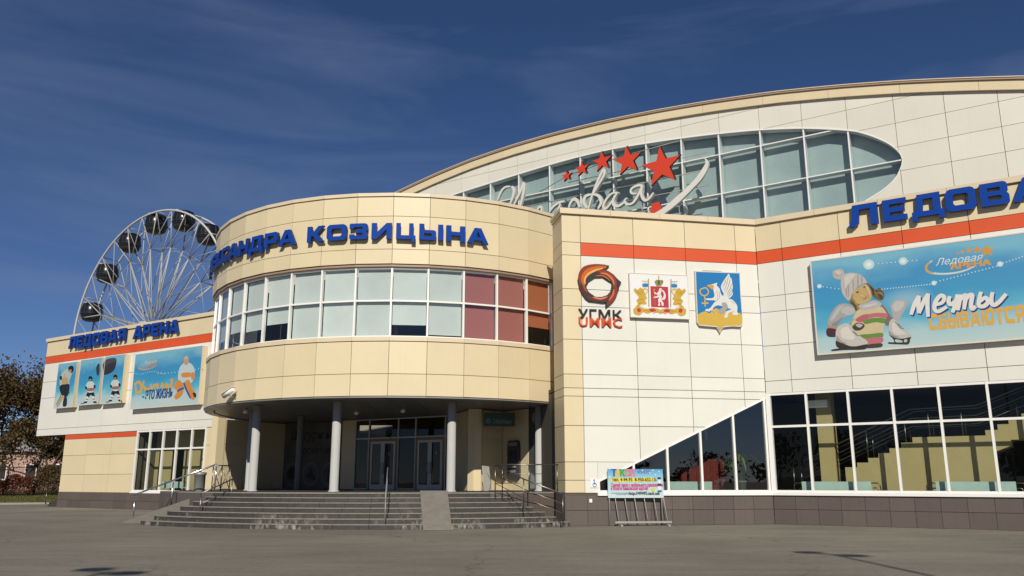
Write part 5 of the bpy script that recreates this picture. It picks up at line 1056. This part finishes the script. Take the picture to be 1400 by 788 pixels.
for q in ((630,125),(525,140),(560,110),(440,112),(70,185),(590,160)): P.dot(q,.025,'#e9f3f4',8)
P.done(t,'print')
mb=MB()
for px,zb in ((834,0),(906,0)): x=tp(px,700)[0]; mb.tube([(x,.06,zb),(x,.06,Z1-.1)],.03,8)
x0,x1=tp(840,700)[0],tp(917,700)[0]; mb.box(x0,x1,-.10,-.02,.10,.17); mb.box(x0+.12,x0+.2,-.45,.4,.0,.06); mb.box(x1-.25,x1-.17,-.45,.4,.0,.06)
obj('stand',mb,mat('galvanised',(.42,.41,.39),.45,metal=.6),t)
for i in range(6):
    mb=MB(); x=x0+.05+i*(x1-x0-.3)/5; mb.tube(smooth_open([(x,.05,Z0+.02),(x+.04,-.02,.62),(x+.10,-.06,.14)],4),.014,6); mb.tube([(x+.02,.06,Z0),(x+.12,.10,.02)],.012,6); obj('bar',mb,mat('galvanised',(.42,.41,.39)),t)
# small pictogram and socket on the front block
x,z=sur(FF,813,661,.0); t=thing('access_sign','small white and blue wheelchair pictogram by the low window','sign',FF.w(x-.17,-.01,z-.16),FF.a); mb=MB(); mb.box(0,.34,-.015,0,0,.32); obj('plate',mb,M_FRAME,t)
mb=MB(); mb.prism([[(.16+.08*math.cos(a*PI/8),.10+.08*math.sin(a*PI/8)) for a in range(16)],[(.16+.055*math.cos(a*PI/8),.10+.055*math.sin(a*PI/8)) for a in range(16)]],-.018,None); mb.box(.13,.16,-.02,-.017,.12,.25); mb.box(.16,.22,-.02,-.017,.13,.155); mb.prism([[(.145+.03*math.cos(a*PI/5),.275+.03*math.sin(a*PI/5)) for a in range(10)]],-.018,None); obj('pictogram',mb,mat('picto_blue',(.03,.10,.35),.5),t)
x,z=sur(FF,807,685,0); t=thing('wall_socket','tiny white service box on the dark plinth','box',FF.w(x-.05,-.02,z-.06),FF.a); mb=MB(); mb.box(0,.11,-.03,.0,0,.13); mb.box(.02,.09,-.04,-.03,.02,.11); obj('cover',mb,M_FRAME,t)

# ---- lobby furniture behind the glass -----------------------------------------------
def bench(x0,x1,lb,fr=FR,y=.45):
    t=thing('lobby_bench',lb,'bench',fr.w(x0,y,1.17),fr.a,'pale benches along the lobby windows'); L=x1-x0; tl=mat('bench_teal',(.44,.58,.55),.6,var=.05,vscale=4)
    mb=MB(); mb.box(0,L,-.03,.03,.06,.43); obj('backrest',mb,tl,t); mb=MB(); mb.box(0,L,.05,.5,.06,.12); obj('seat',mb,tl,t)
    for s,xx in ((1,L),(-1,0)):
        mb=MB(); mb.tube(smooth_open([(xx,0,.38),(xx+s*.22,.0,.37),(xx+s*.3,.0,.28),(xx+s*.32,.05,.0)],5),.022,8); mb.tube(smooth_open([(xx,.3,.2),(xx+s*.15,.3,.18),(xx+s*.2,.3,.0)],5),.022,8); obj('arm',mb,M_STEEL,t)
bench(1.03,3.55,'pale teal lobby bench behind glass beside the olive pier'); bench(5.72,8.2,'pale teal lobby bench behind glass under the stair landing')
xs_=sur(FF,884,660,-.6)[0],sur(FF,973,660,-.6)[0]
bench(xs_[0],xs_[1],'pale bench behind the slanting window of the front block',FF,.6)
t=thing('red_cabinet','dark red panelled cabinet behind the slanting window','cabinet',FF.w(-2.75,2.4,1.17),FF.a); mr_=mat('cabinet_red',(.16,.02,.014),.5,var=.1)
mb=MB(); mb.box(0,1.9,0,.5,0,1.35); obj('carcass',mb,mr_,t)
for i in range(3): mb=MB(); mb.box(.05+.62*i,.6+.62*i,-.03,0,.06,1.28); mb.box(.13+.62*i,.52+.62*i,-.045,-.03,.2,1.1); obj('door',mb,mr_,t)
def palm(fr,x,y,lb,h=1.5,k=26):
    t=thing('potted_palm',lb,'plant',fr.w(x,y,1.17),fr.a); mb=MB(); mb.lathe([(0,0),(.16,0),(.22,.42),(.24,.43),(.24,.46),(.2,.46)],16); obj('pot',mb,mat('pot_grey',(.18,.19,.2),.6),t)
    mb=MB(); mb.tube([(0,0,.4),(.02,.01,1.0),(.0,0,h)],[.05,.04,.03],8); obj('trunk',mb,mat('bark_indoor',(.10,.07,.04),.9),t); mb=MB(); rr=random.Random(5+int(x*10))
    for i in range(k):
        a=rr.uniform(0,2*PI); L=rr.uniform(.6,.95); up=rr.uniform(.15,.6); c=[]
        for s in range(7): u=s/6; c.append((math.cos(a)*L*u,math.sin(a)*L*u,h-.1+up*u*1.4-1.25*u*u*L))
        for s in range(6):
            w0,w1=[.045*math.sin(PI*min(1,.12+.88*q_/6))+.004 for q_ in (s,s+1)]; p,q_=c[s],c[s+1]; dx,dy=-math.sin(a),math.cos(a)
            mb.add([(p[0]-dx*w0,p[1]-dy*w0,p[2]),(p[0]+dx*w0,p[1]+dy*w0,p[2]),(q_[0]+dx*w1,q_[1]+dy*w1,q_[2]),(q_[0]-dx*w1,q_[1]-dy*w1,q_[2])],[(0,1,2,3)])
    obj('leaves',mb,mat('palm_leaf',(.10,.15,.03),.5),t)
palm(FF,-.75,1.1,'potted palm behind the glass in the corner of the two facades')
# bench of the left wing room
bench(13.2,15.2,'pale bench in the left wing window',FL,.8)

# ================================================================== LAMP POSTS (behind and beside the camera; their shadows lie on the asphalt)
def lamppost(lb,head,axis,H=12.5):
    hv=Vector((*head,0)); base=hv-Vector((-sdir.x,-sdir.y,0))*(H/sdir.z); t=thing('lamp_post',lb,'lamp post',(base.x,base.y,0),axis,'twin lamp posts before the arena')
    mb=MB(); mb.lathe([(.16,0),(.16,.5),(.08,.55),(.06,H-.3),(.05,H)],14); obj('pole',mb,M_GREYMETAL,t); mb=MB(); mb.tube([(-.6,0,H-.12),(0,0,H-.3),(.6,0,H-.12)],.035,8); obj('arm',mb,M_GREYMETAL,t)
    for s in (-1,1):
        mb=MB(); mb.lathe([(0,.16),(.18,.13),(.36,.03),(.36,0),(.2,-.06),(0,-.08)],18,0,(.55*s,0,H-.05)); obj('lamp_head',mb,M_FRAME,t)
a1=gnd(1099,755);a2=gnd(1170,760); lamppost('twin lamp post casting the shadow at lower right',((a1.x+a2.x)/2,(a1.y+a2.y)/2),math.atan2(a2.y-a1.y,a2.x-a1.x))
a1=gnd(128,778);a2=gnd(178,784); lamppost('twin lamp post casting the shadow at lower left',((a1.x+a2.x)/2,(a1.y+a2.y)/2),math.atan2(a2.y-a1.y,a2.x-a1.x))

# ================================================================== FERRIS WHEEL
WC=Vector((-48.86,110,0)); HZ=21.11; WR=16.62; WY=-.5634; WD=2.6
fw=thing('ferris_wheel','white steel observation wheel with black cabins behind the left wing','ferris wheel',WC,WY)
M_WH=mat('wheel_white',(.50,.49,.46),.5); M_WS=mat('wheel_spoke',(.36,.355,.34),.55); M_CAB=mat('cabin_glass',(.010,.011,.014),.25); M_CABF=mat('cabin_frame',(.035,.035,.04),.4); M_WG=mat('wheel_grey',(.33,.34,.35),.5)
cp=lambda r,a,y:(r*math.cos(a),y,HZ+r*math.sin(a))
for y in (0,WD):
    mb=MB(); mb.tube([cp(WR,2*PI*i/96,y) for i in range(97)],.145 if y==0 else .13,8,cap=False); obj('rim',mb,M_WH,fw)

NC=16; A0=rad(72.8+360/NC/2*0)
spm={}
def seg(a,b,r,name,m=M_WS): mb=MB(); mb.tube([a,b],r,6); return obj(name,mb,m,fw)
for y in (0,WD):
    yi=y*.72+.36
    for i in range(NC):
        a=A0+2*PI*i/NC; h=PI/NC
        seg(cp(WR,a-h*.5,y),cp(11.6,a,yi),.075,'spoke'); seg(cp(WR,a+h*.5,y),cp(11.6,a,yi),.075,'spoke')
        seg(cp(11.6,a,yi),cp(1.2,a+.35,y*.4+.8),.085,'spoke'); seg(cp(11.6,a,yi),cp(1.2,a-.35,y*.4+.8),.07,'spoke')
        seg(cp(WR,a+h*.5,y),cp(11.6,a+2*h,yi),.05,'spoke'); seg(cp(11.6,a,yi),cp(11.6,a+2*h,yi),.03,'spoke'); seg(cp(11.6,a,yi),cp(5.5,a+2*h,y*.5+.65),.045,'spoke')
for i in range(NC*2):
    a=A0+PI/NC*(i+.5); seg(cp(WR,a,0),cp(WR,a,WD),.06,'cross_tie'); 
for i in range(NC): a=A0+2*PI*i/NC; seg(cp(11.6,a,.36),cp(11.6,a,WD*.72+.36),.05,'cross_tie'); seg(cp(WR,a-PI/NC*.5,0),cp(11.6,a,WD*.72+.36),.035,'cross_tie')
mb=MB(); k=24; mb.tube([(0,-.6,HZ),(0,WD+.6,HZ)],[1.25,1.25],24); obj('hub',mb,M_WH,fw)
for s in (-1,1):
    for y,yo in ((-.4,-5),(WD+.4,WD+5)): mb=MB(); mb.tube([(0,y,HZ),(s*8.5,yo,0)],[.35,.5],10); obj('support_leg',mb,M_WH,fw)
# one cabin, copied round the wheel
cb=MB(); cb.lathe([(0,-1.25),(.75,-1.22),(1.15,-1.02),(1.36,-.45),(1.40,.1),(1.30,.75),(1.05,1.15),(.6,1.28),(0,1.3)],20); me_c=cb.mesh('cabin',M_CAB)
rb_=MB()
for i in range(10):
    a=2*PI*i/10; rb_.tube([(1.17*math.cos(a),1.17*math.sin(a),-1.02),(1.38*math.cos(a),1.38*math.sin(a),-.45),(1.42*math.cos(a),1.42*math.sin(a),.1),(1.32*math.cos(a),1.32*math.sin(a),.75),(1.06*math.cos(a),1.06*math.sin(a),1.15)],.03,5)
rb_.tube([(1.42*math.cos(2*PI*i/24),1.42*math.sin(2*PI*i/24),-.28) for i in range(25)],.05,5); me_f=rb_.mesh('cabin_frame',M_CABF)
fl=MB(); fl.lathe([(0,-1.3),(.8,-1.27),(1.18,-1.05),(1.3,-.75)],20); me_b=fl.mesh('cabin_floor',M_CABF); fl=MB(); fl.lathe([(1.14,1.08),(.7,1.29),(0,1.34)],20); me_r=fl.mesh('cabin_roof',M_CABF)
me_h=MB(); me_h.tube([(0,-1.3,1.2),(0,1.3,1.2)],.09,8); me_h.tube([(0,0,1.2),(0,0,1.45)],.2,8); me_h=me_h.mesh('cabin_axle',M_WG)
for i in range(NC):
    a=A0+2*PI*i/NC+rad(.9); p=cp(15.55,a,WD/2); c=link('cabin',me_c,fw,p); c.scale=(1.07,1.07,1.04); link('window_bars',me_f,c); link('floor_shell',me_b,c); link('roof_shell',me_r,c); link('axle',me_h,c)

# ================================================================== LEFT EDGE: trees, hedge, fence, pink house
def leaf_mat(name,cols,rough=.6):
    m=bpy.data.materials.new(name); m.use_nodes=True; t=m.node_tree; b=t.nodes['Principled BSDF']; b.inputs['Roughness'].default_value=rough; b.inputs['Specular IOR Level'].default_value=.25
    g=t.nodes.new('ShaderNodeNewGeometry'); r=t.nodes.new('ShaderNodeValToRGB'); e=r.color_ramp.elements
    e[0].color=(*cols[0],1); e[1].color=(*cols[-1],1)
    for i,c in enumerate(cols[1:-1]): e.new((i+1)/(len(cols)-1)).color=(*c,1)
    t.links.new(g.outputs['Random Per Island'],r.inputs[0]); t.links.new(r.outputs[0],b.inputs['Base Color']); return m
M_LEAF1=leaf_mat('autumn_leaf',[(.055,.038,.014),(.09,.05,.016),(.05,.05,.018),(.12,.065,.02),(.035,.03,.014)])
M_LEAFR=leaf_mat('red_hedge_leaf',[(.10,.018,.010),(.15,.035,.014),(.07,.02,.01),(.16,.05,.018)])
M_LEAFG=leaf_mat('green_leaf',[(.03,.05,.012),(.05,.07,.018),(.07,.075,.02)])
M_BARK=mat('bark',(.055,.042,.032),.9,var=.2,vscale=8)
def leaf(mb,c,s,rr):
    n=Vector((rr.gauss(0,1),rr.gauss(0,1),rr.gauss(0,1))).normalized(); u=n.orthogonal().normalized(); v=n.cross(u); a=rr.uniform(0,PI); u,v=u*math.cos(a)+v*math.sin(a),v*math.cos(a)-u*math.sin(a)
    mb.add([c-u*s,c-v*s*.5,c+u*s,c+v*s*.5],[(0,1,2,3)])
def tree(lb,loc,H,spread,lean=(0,0),seed=1,leaves=9000,lm=M_LEAF1,ls=.14,trunk=.22,group='autumn trees at the left edge',bare=.3):
    rr=random.Random(seed); t=thing('autumn_tree',lb,'tree',loc,0,group); wood=MB(); tips=[]
    def grow(p,d,L,r,lv):
        pts=[p]; q=p
        for s in range(4): d=(d+Vector((rr.gauss(0,.14),rr.gauss(0,.14),rr.gauss(.03,.1)))).normalized(); q=q+d*(L/4); pts.append(q)
        wood.tube(pts,[r*(1-.16*i) for i in range(5)],6 if lv<2 else 4,cap=False)
        if lv>=2: tips.extend(pts[1:])
        if lv==4: return
        for k in range(3 if lv<3 else 4):
            dd=(d+Vector((rr.gauss(0,.62),rr.gauss(0,.62),rr.gauss(.08,.42)))).normalized(); grow(pts[rr.choice((2,3,4,4))],dd,L*rr.uniform(.58,.8),r*.5,lv+1)
        grow(q,(d+Vector((rr.gauss(0,.25),rr.gauss(0,.25),.1))).normalized(),L*.75,r*.6,lv+1)
    grow(Vector((0,0,0)),Vector((lean[0],lean[1],1)).normalized(),H*.34,trunk,0)
    obj('trunk',wood,M_BARK,t); mb=MB()
    for i in range(leaves):
        b=rr.choice(tips); leaf(mb,b+Vector((rr.gauss(0,spread),rr.gauss(0,spread),rr.gauss(0,spread*.8))),ls*rr.uniform(.6,1.3),rr)
    obj('crown',mb,lm,t); return t
tree('dark brown autumn tree reaching highest at the left picture edge',(-46.2,74.5,.5),14.2,.42,(-.02,0),3,15000,ls=.15)
tree('leaning autumn tree in front of the pink house',(-40.5,72.5,.5),8.8,.34,(.35,.1),8,9000,ls=.13)
tree('thin brown tree behind the leaning one',(-39.5,84,.5),11.5,.40,(.1,0),15,10000,ls=.15)
tree('bushy brown tree touching the left wing overhang',(-38.5,76,.5),6,.36,(0,0),21,7000,M_LEAF1,ls=.14)
# hedge
def hedge(lb,x0,x1,y,h,dp,seed,m,n=9000,name='hedge'):
    rr=random.Random(seed); t=thing(name,lb,'hedge',((x0+x1)/2,y,.47)); mb=MB(); tw=MB(); L=x1-x0
    ph=[rr.uniform(0,6) for _ in range(4)]
    for i in range(n):
        x=rr.uniform(-L/2,L/2); hh=h*(.82+.12*math.sin(x*1.7+ph[0])+.08*math.sin(x*4.1+ph[1])); z=hh*math.sqrt(rr.uniform(.01,1)); yy=rr.gauss(0,dp*.4*(1-.35*z/hh)); leaf(mb,Vector((x,yy,z)),rr.uniform(.05,.12),rr)
    for i in range(90): x=rr.uniform(-L/2,L/2); tw.tube([(x,rr.gauss(0,.2),0),(x+rr.gauss(0,.2),rr.gauss(0,.3),h*rr.uniform(.6,1.0))],.012,4)
    obj('foliage',mb,m,t); obj('stems',tw,M_BARK,t)
hedge('rust red clipped hedge on the lawn at the left edge',-50,-40.0,72.0,1.75,1.3,4,M_LEAFR)
hedge('dark brown shrub beside the left wing end wall',-40.2,-37.6,73,2.6,1.5,9,M_LEAF1,4500,'shrub')
# lawn with kerb
g0=gnd(-60,694.5); g1_=gnd(62,686.5); 
mb=MB(); lw=[(-75,57.2,.05),(-41.5,59.2,.05),(-36.2,61.8,.05),(-33.8,63.2,.05),(-31,75,.55),(-75,75,.55)]; mb.add(lw+[(-31,110,.6),(-110,110,.6)],[(0,1,2,3,4,5),(5,4,6,7)]); tag(obj('lawn',mb,mat('lawn_soil',(.075,.07,.022),.95,var=.35,vscale=2.5)),kind='structure')
mb=MB(); rr=random.Random(2)
for i in range(26000):
    x=rr.uniform(-52,-33); y=rr.uniform(58.5,74); 
    if y<59.2+(x+41.5)*.5 or y<58.6: continue
    h=rr.uniform(.04,.13); a=rr.uniform(0,PI); dx,dy=.02*math.cos(a),.02*math.sin(a); zg_=.05+max(0,(y-61))*.0345; mb.add([(x-dx,y-dy,zg_),(x+dx,y+dy,zg_),(x+rr.gauss(0,.03),y+rr.gauss(0,.03),zg_+h)],[(0,1,2)])
tag(obj('grass',mb,leaf_mat('grass_blade',[(.06,.075,.015),(.11,.10,.025),(.13,.10,.03)])),'short yellowing lawn grass with fallen leaves at the left edge','grass',kind='stuff')
mb=MB()
for a,b in zip(lw[:3],lw[1:4]): vwall(mb,Vector((a[0],a[1],0)),Vector((b[0],b[1],0)),0,.13,-.15)
tag(obj('kerb',mb,mat('kerb_stone',(.30,.28,.25),.8,var=.1)),kind='structure')
# little side steps at the left wing end
t=thing('side_steps','small grey side steps at the far end of the left wing','steps',FL.w(OV-.06,0,0),FL.a)
for i in range(5): mb=MB(); mb.box(-1.75+.33*i,-.02,.4,3.0,.14*i+.002,.14*(i+1)); obj('step',mb,M_STONE,t)
p=gnd(55.5,689); t=thing('side_rail','thin steel rail at the small side steps','railing',(p.x+1.0,p.y-1.2,0)); mb=MB(); mb.tube([(0,0,0),(0,0,.95)],.025,6); mb.tube([(1.3,-.8,.6),(1.3,-.8,1.5)],.025,6); obj('post',mb,M_STEEL,t); mb=MB(); mb.tube([(0,0,.95),(1.3,-.8,1.5)],.025,6); obj('handrail',mb,M_STEEL,t)
# fence
def fence(lb,a,b,n,h=1.8):
    a=Vector(a);b=Vector(b); t=thing('iron_fence',lb,'fence',a); L=(b-a)
    for i in range(n+1): mb=MB(); q=L*(i/n); mb.box(q.x-.04,q.x+.04,q.y-.04,q.y+.04,0,h+.1); obj('post',mb,M_BLACK,t)
    for z in (.3,h): mb=MB(); mb.tube([(0,0,z),(L.x,L.y,z)],.03,4); obj('rail',mb,M_BLACK,t)
    mb=MB(); m=n*14
    for i in range(m): q=L*(i/m); mb.tube([(q.x,q.y,.1),(q.x,q.y,h)],.012,4,cap=False)
    tag(obj('bars',mb,M_BLACK,t),kind='stuff')
fence('dark iron bar fence between hedge and pink house',(-58,77,.55),(-40,77,.55),7,2.3)
# pink house
t=thing('pink_house','low pink house with pale roof behind the fence','house',(-62,95,.6)); mp_=mat('pink_render',(.40,.26,.21),.8,var=.06); 
mb=MB(); mb.box(0,16,0,8,0,4.2); obj('wall',mb,mp_,t); mb=MB(); mb.add([(-.5,-.5,4.2),(16.5,-.5,4.2),(16.5,8.5,4.2),(-.5,8.5,4.2),(1,4,6.2),(15,4,6.2)],[(0,1,5,4),(1,2,5),(2,3,4,5),(3,0,4),(3,2,1,0)]); obj('roof',mb,mat('pale_roof',(.30,.28,.26),.7),t)
for x in (1.5,4.8,8.1,11.4,14): mb=MB(); mb.box(x,x+1.3,-.04,.1,1.2,2.9); w_=obj('window',mb,M_FRAME,t); mb=MB(); mb.box(x+.1,x+1.2,-.06,-.04,1.3,2.8); obj('pane',mb,M_BLACK,w_)
t=thing('grey_house','grey block with window rows behind the autumn trees','house',(-72,128,0)); mb=MB(); mb.box(0,26,0,12,0,13.5); obj('wall',mb,mat('grey_render',(.24,.24,.23),.8,var=.05),t); mb=MB(); mb.box(-.3,26.3,-.3,12.3,13.5,13.9); obj('roof',mb,M_GREYMETAL,t)
for z in (1.5,4.7,7.9,11.0):
    for x in range(8): mb=MB(); mb.box(1.2+3.1*x,2.9+3.1*x,-.05,.1,z,z+1.7); w_=obj('window',mb,M_FRAME,t); mb=MB(); mb.box(1.32+3.1*x,2.78+3.1*x,-.07,-.05,z+.1,z+1.6); obj('pane',mb,M_BLACK,w_)
# wood across the square behind the camera (mirrored in the glass)
rr=random.Random(12); mb=MB()
for k in range(26):
    cx,cy=(-95+k*7.5+rr.gauss(0,2),-62+rr.gauss(0,5)) ; H=rr.uniform(7,12) if cx<0 else rr.uniform(4,7)
    mb.tube([(cx,cy,0),(cx+rr.gauss(0,.4),cy,H*.7)],[.25,.08],5)
    for i in range(420): leaf(mb,Vector((cx+rr.gauss(0,2.0),cy+rr.gauss(0,2.0),H*.25+H*.75*rr.betavariate(2,2))),rr.uniform(.3,.7),rr)
tag(obj('far_wood',mb,M_LEAF1),'row of autumn trees across the square, mirrored in the windows','trees',kind='stuff')
